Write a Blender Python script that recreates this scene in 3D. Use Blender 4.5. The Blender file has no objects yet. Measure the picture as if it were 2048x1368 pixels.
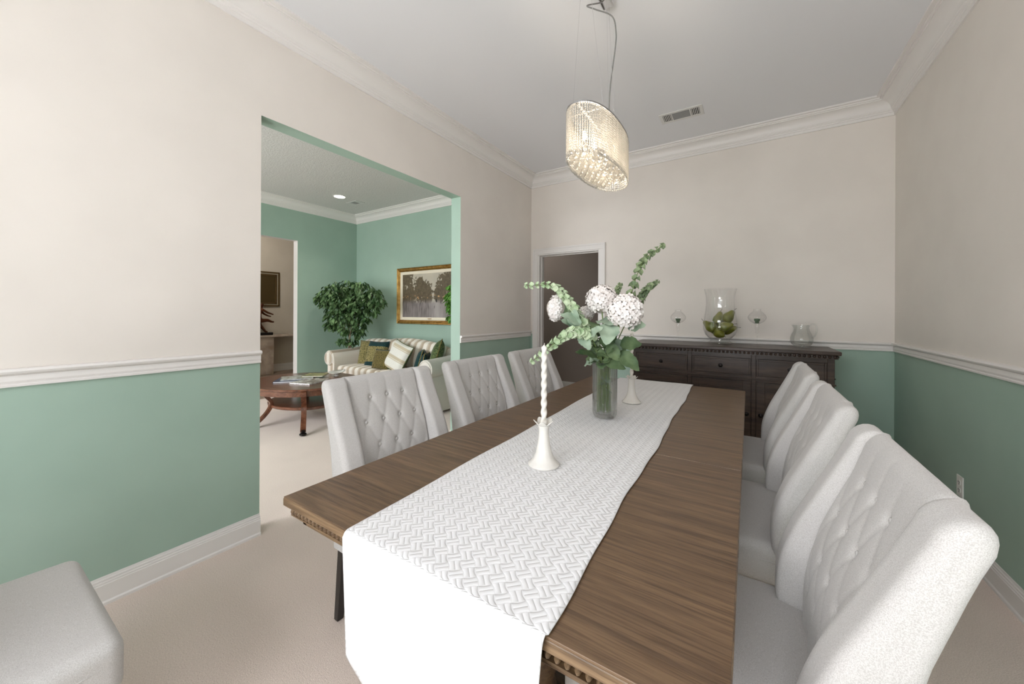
import bpy, math, random
from mathutils import Vector, Matrix, Euler
PI=math.pi
C=bpy.context.scene.collection
sc=bpy.context.scene

# ---------------------------------------------------------------- mesh helper
class MB:
    def __init__(s): s.v=[]; s.f=[]; s.m=[]; s.uv={}
    def add(s,vs,fs,mi=0,M=None):
        b=len(s.v)
        s.v+= [tuple(M@Vector(p)) if M is not None else tuple(p) for p in vs]
        s.f+= [tuple(i+b for i in f) for f in fs]; s.m+=[mi]*len(fs)
        return s
    def box(s,x0,x1,y0,y1,z0,z1,mi=0,M=None):
        vs=[(x,y,z) for z in (z0,z1) for y in (y0,y1) for x in (x0,x1)]
        return s.add(vs,[(0,2,3,1),(4,5,7,6),(0,1,5,4),(2,6,7,3),(0,4,6,2),(1,3,7,5)],mi,M)
    def lathe(s,prof,n=32,cx=0,cy=0,cz=0,mi=0,rad=None,M=None,close=False):
        vs=[];fs=[]
        for i,(r,z) in enumerate(prof):
            for k in range(n):
                a=2*PI*k/n; rr=r*(rad(a,z,i) if rad else 1)
                vs.append((cx+rr*math.cos(a),cy+rr*math.sin(a),cz+z))
        m=len(prof)
        for i in range(m-1 if not close else m):
            j=(i+1)%m
            for k in range(n):
                k2=(k+1)%n
                fs.append((i*n+k,i*n+k2,j*n+k2,j*n+k))
        if not close:
            if prof[0][0]>1e-6: fs.append(tuple(range(n-1,-1,-1)))
            if prof[-1][0]>1e-6: fs.append(tuple((m-1)*n+k for k in range(n)))
        return s.add(vs,fs,mi,M)
    def tube(s,pts,r,n=8,mi=0,caps=True,M=None):
        pts=[Vector(p) for p in pts]; R=r if isinstance(r,(list,tuple)) else [r]*len(pts)
        vs=[];fs=[];up=None
        for i,p in enumerate(pts):
            d=(pts[min(i+1,len(pts)-1)]-pts[max(i-1,0)])
            if d.length<1e-9: d=Vector((0,0,1))
            d.normalize()
            if up is None:
                up=d.orthogonal().normalized()
            else:
                up=(up-d*up.dot(d))
                up=up.normalized() if up.length>1e-6 else d.orthogonal().normalized()
            w=d.cross(up)
            for k in range(n):
                a=2*PI*k/n; vs.append(tuple(p+(up*math.cos(a)+w*math.sin(a))*R[i]))
        for i in range(len(pts)-1):
            for k in range(n):
                k2=(k+1)%n; fs.append((i*n+k,i*n+k2,(i+1)*n+k2,(i+1)*n+k))
        if caps:
            fs.append(tuple(range(n-1,-1,-1))); fs.append(tuple((len(pts)-1)*n+k for k in range(n)))
        return s.add(vs,fs,mi,M)
    def ell(s,c,r,n=12,m=8,mi=0,M=None):
        vs=[(c[0],c[1],c[2]-r[2])];fs=[]
        for i in range(1,m):
            t=-PI/2+PI*i/m
            for k in range(n):
                a=2*PI*k/n; vs.append((c[0]+r[0]*math.cos(t)*math.cos(a),c[1]+r[1]*math.cos(t)*math.sin(a),c[2]+r[2]*math.sin(t)))
        vs.append((c[0],c[1],c[2]+r[2])); L=len(vs)-1
        for k in range(n):
            k2=(k+1)%n; fs.append((0,1+k2,1+k)); fs.append((L,L-n+k,L-n+k2))
        for i in range(m-2):
            for k in range(n):
                k2=(k+1)%n; a=1+i*n; fs.append((a+k,a+k2,a+n+k2,a+n+k))
        return s.add(vs,fs,mi,M)
    def grid(s,P,nu,nv,mi=0,closeu=False,M=None,flip=False):
        vs=[P(i,j) for i in range(nu) for j in range(nv)];fs=[]
        for i in range(nu if closeu else nu-1):
            for j in range(nv-1):
                a=i*nv+j;b=((i+1)%nu)*nv+j
                fs.append((a,a+1,b+1,b) if flip else (a,b,b+1,a+1))
        return s.add(vs,fs,mi,M)
    def rbox(s,c,h,r,n=8,crown=0,mi=0,M=None,func=None):
        """rounded box: centre c, half sizes h, edge radius r"""
        hx,hy,hz=h
        def mp(p):
            q=[p[i]*h[i] for i in range(3)]
            inn=[max(-(h[i]-r),min(h[i]-r,q[i])) for i in range(3)]
            d=Vector([q[i]-inn[i] for i in range(3)])
            if d.length>1e-9: d=d.normalized()*r
            o=[inn[i]+d[i] for i in range(3)]
            if crown: o[2]+=crown*max(0,(1-p[0]**2))*max(0,(1-p[1]**2))*(1 if p[2]>0.2 else (0 if p[2]<=0 else p[2]*5))
            o=[o[i]+c[i] for i in range(3)]
            if func: o=func(o,p)
            return tuple(o)
        # graded parameter so the rounding gets vertices
        def ts(hh):
            e=r/hh; L=[]
            k=4
            for i in range(k): L.append(-1+e*(1-math.cos(i/k*PI/2)) if False else -1+e*(i/k)**1.0)
            for i in range(n+1): L.append(-1+e+(2-2*e)*i/n)
            for i in range(k): L.append(1-e*(1-(i+1)/k))
            return L
        T=[ts(x) for x in h]
        idx={};vs=[];fs=[]
        def vid(p):
            key=(round(p[0],5),round(p[1],5),round(p[2],5))
            if key not in idx: idx[key]=len(vs); vs.append(mp(p))
            return idx[key]
        for ax in range(3):
            a,b=(ax+1)%3,(ax+2)%3
            for sgn in (-1,1):
                for i in range(len(T[a])-1):
                    for j in range(len(T[b])-1):
                        q=[]
                        for (ii,jj) in ((i,j),(i+1,j),(i+1,j+1),(i,j+1)):
                            p=[0,0,0];p[ax]=sgn;p[a]=T[a][ii];p[b]=T[b][jj];q.append(vid(p))
                        if sgn<0: q.reverse()
                        if len(set(q))>=3: fs.append(tuple(q))
        return s.add(vs,fs,mi,M)
    def build(s,name,mats,parent=None,smooth=True,bevel=0,loc=None,rot=None,seg=2,angle=40,subd=0,auto=True):
        me=bpy.data.meshes.new(name); me.from_pydata(s.v,[],s.f); 
        if not isinstance(mats,(list,tuple)): mats=[mats]
        for m in mats: me.materials.append(m)
        if len(mats)>1: me.polygons.foreach_set('material_index',s.m)
        me.polygons.foreach_set('use_smooth',[smooth]*len(me.polygons))
        if s.uv:
            u=me.uv_layers.new(name='UVMap')
            for l in me.loops: u.data[l.index].uv=s.uv.get(l.vertex_index,(0,0))
        me.update()
        if smooth and auto: me.set_sharp_from_angle(angle=math.radians(angle))
        o=bpy.data.objects.new(name,me); C.objects.link(o)
        if loc: o.location=loc
        if rot: o.rotation_euler=rot
        if parent: o.parent=parent
        if bevel:
            b=o.modifiers.new('b','BEVEL'); b.width=bevel; b.segments=seg; b.limit_method='ANGLE'; b.angle_limit=math.radians(50)
        if subd:
            b=o.modifiers.new('s','SUBSURF'); b.levels=subd; b.render_levels=subd
        return o

def tag(o,label=None,cat=None,group=None,kind=None):
    if label: o['label']=label
    if cat: o['category']=cat
    if group: o['group']=group
    if kind: o['kind']=kind
    return o
def thing(name,label,cat,loc=(0,0,0),rz=0,group=None):
    o=bpy.data.objects.new(name,None); C.objects.link(o); o.location=loc; o.rotation_euler=(0,0,rz); o.empty_display_size=.1
    return tag(o,label,cat,group)
def struct(name,mb,mats,smooth=False,**k):
    o=mb.build(name,mats,smooth=smooth,**k); o['kind']='structure'; return o
def dup(root,loc,rz,label,group=None):
    r=root.copy(); C.objects.link(r); r.location=loc; r.rotation_euler=(0,0,rz); r['label']=label
    if group: r['group']=group
    for ch in list(root.children):
        c=ch.copy(); C.objects.link(c); c.parent=r
        for g in list(ch.children):
            d=g.copy(); C.objects.link(d); d.parent=c
    return r

# ---------------------------------------------------------------- materials
def newmat(name):
    m=bpy.data.materials.new(name); m.use_nodes=True; nt=m.node_tree
    return m,nt,nt.nodes['Principled BSDF']
def mat(name,col,rough=.5,metal=0,bumps=None,c2=None,scale=(1,1,1),noise=5,detail=4,ramp=(.35,.65),bump=0,bscale=None,bdist=.002,spec=.5,coat=0,trans=0,ior=1.45,alpha=1,sheen=0,sub=0,coord='Object',rot=(0,0,0)):
    m,nt,b=newmat(name); N=nt.nodes;L=nt.links
    b.inputs['Base Color'].default_value=(*col,1); b.inputs['Roughness'].default_value=rough; b.inputs['Metallic'].default_value=metal
    b.inputs['Specular IOR Level'].default_value=spec; b.inputs['IOR'].default_value=ior
    b.inputs['Transmission Weight'].default_value=trans; b.inputs['Coat Weight'].default_value=coat
    b.inputs['Sheen Weight'].default_value=sheen
    if c2 or bump:
        tc=N.new('ShaderNodeTexCoord'); mp=N.new('ShaderNodeMapping'); mp.inputs['Scale'].default_value=scale; mp.inputs['Rotation'].default_value=rot
        L.new(tc.outputs[coord],mp.inputs[0])
        nz=N.new('ShaderNodeTexNoise'); nz.inputs['Scale'].default_value=noise; nz.inputs['Detail'].default_value=detail
        L.new(mp.outputs[0],nz.inputs[0])
        if c2:
            r=N.new('ShaderNodeValToRGB'); r.color_ramp.elements[0].position=ramp[0]; r.color_ramp.elements[1].position=ramp[1]
            r.color_ramp.elements[0].color=(*col,1); r.color_ramp.elements[1].color=(*c2,1)
            L.new(nz.outputs[0],r.inputs[0]); L.new(r.outputs[0],b.inputs['Base Color'])
        if bump:
            src=nz
            if bscale:
                src=N.new('ShaderNodeTexNoise'); src.inputs['Scale'].default_value=bscale; src.inputs['Detail'].default_value=2
                L.new(mp.outputs[0],src.inputs[0])
            bp=N.new('ShaderNodeBump'); bp.inputs['Strength'].default_value=bump; bp.inputs['Distance'].default_value=bdist
            L.new(src.outputs[0],bp.inputs['Height']); L.new(bp.outputs[0],b.inputs['Normal'])
    return m
def srgb(r,g,b):
    f=lambda c:((c/255+.055)/1.055)**2.4 if c>10 else c/255/12.92
    return (f(r),f(g),f(b))

M={}
M['beige']=mat('beige wall paint',srgb(222,216,209),.75,c2=srgb(226,220,213),noise=3,bump=.15,bscale=160,bdist=.0008)
M['green']=mat('sage green wall paint',srgb(156,180,166),.6,c2=srgb(160,184,170),noise=3,bump=.12,bscale=160,bdist=.0008)
M['white']=mat('white trim paint',srgb(226,223,220),.42)
M['ceil']=mat('ceiling paint',srgb(224,225,228),.85,bump=.2,bscale=90,bdist=.001)
M['ceil2']=mat('textured ceiling paint',srgb(215,213,211),.9,c2=srgb(205,203,201),noise=60,bump=.8,bscale=70,bdist=.006)
M['hall']=mat('taupe beige hall paint',srgb(196,188,174),.75,c2=srgb(190,182,168),noise=3)
M['taupe']=mat('dark taupe paint',srgb(150,138,130),.8)
def carpet_mat():
    m,nt,b=newmat('cream cut pile carpet'); N=nt.nodes;L=nt.links
    tc=N.new('ShaderNodeTexCoord')
    n1=N.new('ShaderNodeTexNoise');n1.inputs['Scale'].default_value=260;n1.inputs['Detail'].default_value=3
    n2=N.new('ShaderNodeTexNoise');n2.inputs['Scale'].default_value=2.2
    L.new(tc.outputs['Object'],n1.inputs[0]);L.new(tc.outputs['Object'],n2.inputs[0])
    r=N.new('ShaderNodeValToRGB');e=r.color_ramp.elements
    e[0].position=.3;e[0].color=(*srgb(208,191,179),1);e[1].position=.7;e[1].color=(*srgb(238,222,212),1)
    L.new(n1.outputs[0],r.inputs[0])
    mx=N.new('ShaderNodeMix');mx.data_type='RGBA';mx.blend_type='MULTIPLY';mx.inputs[0].default_value=.15
    L.new(r.outputs[0],mx.inputs[6]);L.new(n2.outputs[0],mx.inputs[7]);L.new(mx.outputs[2],b.inputs['Base Color'])
    b.inputs['Roughness'].default_value=.95;b.inputs['Specular IOR Level'].default_value=.1;b.inputs['Sheen Weight'].default_value=.2
    bp=N.new('ShaderNodeBump');bp.inputs['Strength'].default_value=.5;bp.inputs['Distance'].default_value=.004
    L.new(n1.outputs[0],bp.inputs['Height']);L.new(bp.outputs[0],b.inputs['Normal'])
    return m
M['carpet']=carpet_mat()
def wood(name,c1,c2,c3,rough,spec=.5,scale=(1.2,26,26),rot=(0,0,0),bump=.15,coord='Object',warp=.35,coat=0):
    m,nt,b=newmat(name);N=nt.nodes;L=nt.links
    tc=N.new('ShaderNodeTexCoord');mp=N.new('ShaderNodeMapping');mp.inputs['Scale'].default_value=scale;mp.inputs['Rotation'].default_value=rot
    L.new(tc.outputs[coord],mp.inputs[0])
    n0=N.new('ShaderNodeTexNoise');n0.inputs['Scale'].default_value=.9;n0.inputs['Detail'].default_value=2
    mp0=N.new('ShaderNodeMapping');mp0.inputs['Scale'].default_value=[x**.45 for x in scale];mp0.inputs['Rotation'].default_value=rot
    L.new(tc.outputs[coord],mp0.inputs[0]);L.new(mp0.outputs[0],n0.inputs[0])
    va=N.new('ShaderNodeVectorMath');va.operation='MULTIPLY_ADD';va.inputs[1].default_value=(warp,warp*6,warp*6)
    L.new(n0.outputs[1],va.inputs[0]);L.new(mp.outputs[0],va.inputs[2])
    n1=N.new('ShaderNodeTexNoise');n1.inputs['Scale'].default_value=1.6;n1.inputs['Detail'].default_value=6;n1.inputs['Roughness'].default_value=.65
    L.new(va.outputs[0],n1.inputs[0])
    n2=N.new('ShaderNodeTexNoise');n2.inputs['Scale'].default_value=7;n2.inputs['Detail'].default_value=3
    L.new(mp.outputs[0],n2.inputs[0])
    r=N.new('ShaderNodeValToRGB');e=r.color_ramp.elements
    e[0].position=.36;e[0].color=(*c1,1);e[1].position=.66;e[1].color=(*c3,1);x=e.new(.5);x.color=(*c2,1)
    L.new(n1.outputs[0],r.inputs[0])
    r2=N.new('ShaderNodeValToRGB');r2.color_ramp.elements[0].position=.38;r2.color_ramp.elements[0].color=(.6,.55,.5,1);r2.color_ramp.elements[1].position=.5;r2.color_ramp.elements[1].color=(1,1,1,1)
    L.new(n2.outputs[0],r2.inputs[0])
    mx=N.new('ShaderNodeMix');mx.data_type='RGBA';mx.blend_type='MULTIPLY';mx.inputs[0].default_value=.7
    L.new(r.outputs[0],mx.inputs[6]);L.new(r2.outputs[0],mx.inputs[7]);L.new(mx.outputs[2],b.inputs['Base Color'])
    b.inputs['Roughness'].default_value=rough;b.inputs['Specular IOR Level'].default_value=spec;b.inputs['Coat Weight'].default_value=coat;b.inputs['Coat Roughness'].default_value=.2
    bp=N.new('ShaderNodeBump');bp.inputs['Strength'].default_value=bump;bp.inputs['Distance'].default_value=.001
    L.new(r2.outputs[0],bp.inputs['Height']);L.new(bp.outputs[0],b.inputs['Normal'])
    return m
M['table']=wood('walnut stained oak',srgb(84,65,48),srgb(103,81,60),srgb(120,96,71),.4,bump=.2,scale=(1.4,40,40))
M['tableedge']=wood('worn oak edge',srgb(80,62,44),srgb(108,86,62),srgb(136,112,84),.45,bump=.25)
M['espresso']=wood('espresso stained wood',srgb(48,36,29),srgb(62,48,40),srgb(78,62,52),.34,spec=.42,scale=(1.2,14,14),bump=.05)
M['cherry']=wood('cherry wood',srgb(84,48,32),srgb(106,64,44),srgb(124,80,58),.25,scale=(1.5,14,14),bump=.03,coat=.3)
M['darkmetal']=mat('dark bronze knob metal',srgb(38,34,33),.35,metal=.8)
M['legwood']=mat('black stained leg wood',srgb(42,38,36),.4)
def fabric(name,c1,c2,sc1=420,bump=.5,stripe=None,dist=.0012):
    m,nt,b=newmat(name);N=nt.nodes;L=nt.links
    tc=N.new('ShaderNodeTexCoord')
    n1=N.new('ShaderNodeTexNoise');n1.inputs['Scale'].default_value=sc1;n1.inputs['Detail'].default_value=2
    L.new(tc.outputs['Object'],n1.inputs[0])
    r=N.new('ShaderNodeValToRGB');e=r.color_ramp.elements
    e[0].position=.36;e[0].color=(*c1,1);e[1].position=.6;e[1].color=(*c2,1)
    L.new(n1.outputs[0],r.inputs[0]); out=r.outputs[0]
    if stripe:
        ax,per,col2,fr=stripe
        sp=N.new('ShaderNodeSeparateXYZ');L.new(tc.outputs['Object'],sp.inputs[0])
        mm=N.new('ShaderNodeMath');mm.operation='MULTIPLY';mm.inputs[1].default_value=1/per;L.new(sp.outputs[ax],mm.inputs[0])
        fr_=N.new('ShaderNodeMath');fr_.operation='FRACT';L.new(mm.outputs[0],fr_.inputs[0])
        r3=N.new('ShaderNodeValToRGB');r3.color_ramp.interpolation='CONSTANT';ee=r3.color_ramp.elements
        ee[0].position=0;ee[0].color=(0,0,0,1);ee[1].position=fr;ee[1].color=(1,1,1,1)
        x=ee.new(fr+.06);x.color=(0.3,.3,.3,1);x=ee.new(fr+.12);x.color=(1,1,1,1);x=ee.new(.97);x.color=(.4,.4,.4,1)
        L.new(fr_.outputs[0],r3.inputs[0])
        mx=N.new('ShaderNodeMix');mx.data_type='RGBA';L.new(r3.outputs[0],mx.inputs[0]);L.new(out,mx.inputs[6]);mx.inputs[7].default_value=(*col2,1);out=mx.outputs[2]
    L.new(out,b.inputs['Base Color']);b.inputs['Roughness'].default_value=.9;b.inputs['Specular IOR Level'].default_value=.2;b.inputs['Sheen Weight'].default_value=.15
    bp=N.new('ShaderNodeBump');bp.inputs['Strength'].default_value=bump;bp.inputs['Distance'].default_value=dist
    L.new(n1.outputs[0],bp.inputs['Height']);L.new(bp.outputs[0],b.inputs['Normal'])
    return m
M['linen']=fabric('oatmeal linen',srgb(177,174,171),srgb(198,196,194),620,bump=.35,dist=.0007)
M['sofa']=fabric('striped sofa fabric',srgb(226,218,206),srgb(238,232,222),200,stripe=(0,.135,srgb(186,170,150),.5))
M['sofaside']=fabric('plain sofa fabric and arm shade',srgb(205,200,192),srgb(222,217,208),200)
M['olive']=fabric('olive chenille',srgb(84,82,48),srgb(150,138,92),70,bump=.6,dist=.003)
M['olive2']=fabric('deep olive chenille',srgb(66,64,34),srgb(120,106,62),80,bump=.6,dist=.003)
M['teal']=fabric('dark teal velvet',srgb(16,42,44),srgb(30,62,62),90)
M['greenpil']=fabric('dark green brocade',srgb(46,62,40),srgb(96,108,66),50,bump=.6,dist=.003)
M['palestripe']=fabric('pale striped cushion fabric',srgb(214,212,204),srgb(232,230,222),200,stripe=(2,.16,srgb(196,184,160),.62))
def runner_mat():
    m,nt,b=newmat('white matelasse cotton');N=nt.nodes;L=nt.links
    uv=N.new('ShaderNodeUVMap');uv.uv_map='UVMap'
    mp=N.new('ShaderNodeMapping');mp.inputs['Rotation'].default_value=(0,0,math.radians(45));mp.inputs['Scale'].default_value=(1/.027,1/.027,1)
    L.new(uv.outputs[0],mp.inputs[0])
    sp=N.new('ShaderNodeSeparateXYZ');L.new(mp.outputs[0],sp.inputs[0])
    def M_(op,a,bv=None,c=None):
        n=N.new('ShaderNodeMath');n.operation=op
        for i,x in enumerate((a,bv,c)):
            if x is None: continue
            if isinstance(x,(int,float)): n.inputs[i].default_value=x
            else: L.new(x,n.inputs[i])
        return n.outputs[0]
    x,y=sp.outputs[0],sp.outputs[1]
    def ribs(u,v,off):
        # checker cells; inside an active cell two ribs run along v, pinched at the middle, and overshoot the cell a bit
        fu=M_('FRACT',u);fv=M_('FRACT',v)
        cu=M_('SUBTRACT',fu,.5);cv=M_('SUBTRACT',fv,.5)
        pinch=M_('ADD',M_('MULTIPLY',M_('MULTIPLY',cv,cv),.9),.78)
        w=M_('DIVIDE',cu,pinch)
        rr=M_('ABSOLUTE',M_('SINE',M_('MULTIPLY',w,2*PI)))
        msk=M_('LESS_THAN',M_('ABSOLUTE',w),.5)
        return M_('MULTIPLY',rr,msk)
    par=M_('FRACT',M_('MULTIPLY',M_('ADD',M_('FLOOR',x),M_('FLOOR',y)),.5))
    sel=M_('GREATER_THAN',par,.25)
    h=M_('ADD',M_('MULTIPLY',ribs(x,y,0),sel),M_('MULTIPLY',ribs(y,x,0),M_('SUBTRACT',1,sel)))
    h=M_('POWER',h,.6)
    nz=N.new('ShaderNodeTexNoise');nz.inputs['Scale'].default_value=900;L.new(uv.outputs[0],nz.inputs[0])
    h2=M_('ADD',h,M_('MULTIPLY',nz.outputs[0],.12))
    bp=N.new('ShaderNodeBump');bp.inputs['Strength'].default_value=.7;bp.inputs['Distance'].default_value=.0022
    L.new(h2,bp.inputs['Height']);L.new(bp.outputs[0],b.inputs['Normal'])
    b.inputs['Base Color'].default_value=(*srgb(220,220,221),1);b.inputs['Roughness'].default_value=.85;b.inputs['Specular IOR Level'].default_value=.2
    return m
M['runner']=runner_mat()
M['ceramic']=mat('white glazed porcelain',srgb(218,215,209),.15,spec=.6,coat=.4)
M['wax']=mat('white wax',srgb(220,216,208),.35)
def thin(name,f=.05,g_=.75,tint=(1,1,1)):
    m,nt,b=newmat(name);N=nt.nodes;L=nt.links
    t=N.new('ShaderNodeBsdfTransparent');t.inputs[0].default_value=(*tint,1);g=N.new('ShaderNodeBsdfGlossy');g.inputs['Roughness'].default_value=.02
    lw=N.new('ShaderNodeLayerWeight');lw.inputs[0].default_value=.5
    p=N.new('ShaderNodeMath');p.operation='POWER';p.inputs[1].default_value=4;L.new(lw.outputs['Facing'],p.inputs[0])
    q=N.new('ShaderNodeMath');q.operation='MULTIPLY_ADD';q.inputs[1].default_value=g_;q.inputs[2].default_value=f;L.new(p.outputs[0],q.inputs[0])
    mx=N.new('ShaderNodeMixShader');L.new(q.outputs[0],mx.inputs[0]);L.new(t.outputs[0],mx.inputs[1]);L.new(g.outputs[0],mx.inputs[2])
    L.new(mx.outputs[0],N['Material Output'].inputs[0]);return m
M['pane']=thin('window glass')
M['glass']=thin('clear thin glass')
def cut(name,k):
    m,nt,b=newmat(name);N=nt.nodes;L=nt.links
    b.inputs['Transmission Weight'].default_value=1;b.inputs['Roughness'].default_value=.0;b.inputs['IOR'].default_value=1.5
    t=N.new('ShaderNodeBsdfTransparent');t.inputs[0].default_value=(.97,.98,.975,1)
    g=N.new('ShaderNodeBsdfGlossy');g.inputs['Roughness'].default_value=.03
    lw=N.new('ShaderNodeLayerWeight');lw.inputs[0].default_value=.5
    p=N.new('ShaderNodeMath');p.operation='POWER';p.inputs[1].default_value=3;L.new(lw.outputs['Facing'],p.inputs[0])
    q=N.new('ShaderNodeMath');q.operation='MULTIPLY_ADD';q.inputs[1].default_value=.7;q.inputs[2].default_value=.03;L.new(p.outputs[0],q.inputs[0])
    m1=N.new('ShaderNodeMixShader');L.new(q.outputs[0],m1.inputs[0]);L.new(t.outputs[0],m1.inputs[1]);L.new(g.outputs[0],m1.inputs[2])
    mx=N.new('ShaderNodeMixShader');mx.inputs[0].default_value=k;L.new(m1.outputs[0],mx.inputs[1]);L.new(b.outputs[0],mx.inputs[2])
    L.new(mx.outputs[0],N['Material Output'].inputs[0]);return m
M['cutglass']=cut('cut crystal',.3)
M['cutglass2']=cut('etched crystal',.15)
def crystal():
    m,nt,b=newmat('faceted crystal');N=nt.nodes;L=nt.links
    b.inputs['Base Color'].default_value=(1,.98,.94,1);b.inputs['Transmission Weight'].default_value=1;b.inputs['Roughness'].default_value=.08;b.inputs['IOR'].default_value=1.55
    t=N.new('ShaderNodeBsdfTranslucent');t.inputs[0].default_value=(.95,.92,.84,1)
    d=N.new('ShaderNodeBsdfDiffuse');d.inputs[0].default_value=(.9,.88,.84,1)
    a=N.new('ShaderNodeMixShader');a.inputs[0].default_value=.45;L.new(t.outputs[0],a.inputs[1]);L.new(d.outputs[0],a.inputs[2])
    mx=N.new('ShaderNodeMixShader');mx.inputs[0].default_value=.34;L.new(b.outputs[0],mx.inputs[1]);L.new(a.outputs[0],mx.inputs[2])
    L.new(mx.outputs[0],N['Material Output'].inputs[0]);return m
M['crystal']=crystal()
M['chrome']=mat('polished chrome',(.75,.75,.76),.12,metal=1)
M['petal']=mat('white hydrangea petal',srgb(246,243,241),.6,c2=srgb(236,230,227),noise=30)
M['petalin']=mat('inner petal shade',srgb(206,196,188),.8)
def leafm(name,c1,c2,rough=.5,sc_=12):
    m=mat(name,c1,rough,c2=c2,noise=sc_,spec=.4); return m
M['leaf']=leafm('hydrangea leaf green',srgb(62,86,56),srgb(108,128,90))
M['leafgrey']=leafm('grey green leaf',srgb(128,150,130),srgb(168,186,164),.6)
M['bell']=leafm('pale green calyx',srgb(158,184,142),srgb(206,218,190),.55,30)
M['belld']=leafm('sage green calyx',srgb(104,124,92),srgb(156,172,134),.55,30)
M['stem']=mat('green stem',srgb(122,142,88),.5)
M['ficus']=leafm('ficus leaf green',srgb(40,70,36),srgb(110,140,92),.42,9)
M['ficusb']=leafm('ficus leaf painted lit',srgb(74,128,44),srgb(122,170,84),.45,9)  # brighter leaf copy, the lit look is put into its colour
M['bark']=mat('pale ficus bark',srgb(160,146,122),.8,c2=srgb(104,88,66),noise=22)
M['pear']=mat('olive green pear skin',srgb(122,124,36),.35,c2=srgb(92,96,24),noise=14,coat=.2)
M['pearstem']=mat('dark pear stem',srgb(50,38,24),.7)
M['tea']=mat('green tealight wax',srgb(96,116,92),.4)
M['gold']=mat('gold leaf frame',srgb(190,150,84),.35,metal=.75,c2=srgb(150,110,52),noise=18)
M['matlinen']=mat('cream linen mat',srgb(232,222,202),.8)
M['bronze']=mat('brown bronze',srgb(96,58,38),.35,metal=.6)
M['black']=mat('black plinth',srgb(24,22,22),.3)
M['mirror']=mat('aged mirror',srgb(120,106,76),.12,metal=.9)
M['antique']=mat('antique gilt frame',srgb(96,76,46),.4,metal=.5)
M['silverbead']=mat('silvered beading',srgb(210,200,176),.35,metal=.6)
M['marble']=mat('brown veined marble',srgb(196,182,168),.25,c2=srgb(150,132,118),noise=3,detail=9,scale=(1,1.4,1.4),rot=(.6,.3,0))
M['hallfloor']=wood('hall wood floor',srgb(126,108,92),srgb(150,132,116),srgb(168,150,134),.4,scale=(20,1.2,20))
M['grill']=mat('white grille paint',srgb(214,213,211),.5)
M['dark']=mat('painted duct shade',srgb(36,36,36),.9)
M['midgrey']=mat('grey louvre',srgb(150,150,149),.6)
M['outlet']=mat('white outlet plastic',srgb(226,228,222),.4)
M['slot']=mat('outlet slots',srgb(60,62,58),.6)
M['pot']=mat('terracotta brown pot',srgb(110,80,60),.6)
M['soil']=mat('potting soil',srgb(50,38,28),.95)
def emis(name,col,s):
    m,nt,b=newmat(name);b.inputs['Emission Color'].default_value=(*col,1);b.inputs['Emission Strength'].default_value=s;b.inputs['Base Color'].default_value=(*col,1);return m
M['lamp']=emis('lit lamp lens',(1,.95,.85),14)
M['bulb']=emis('lit bulb',(1,.88,.7),30)
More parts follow.
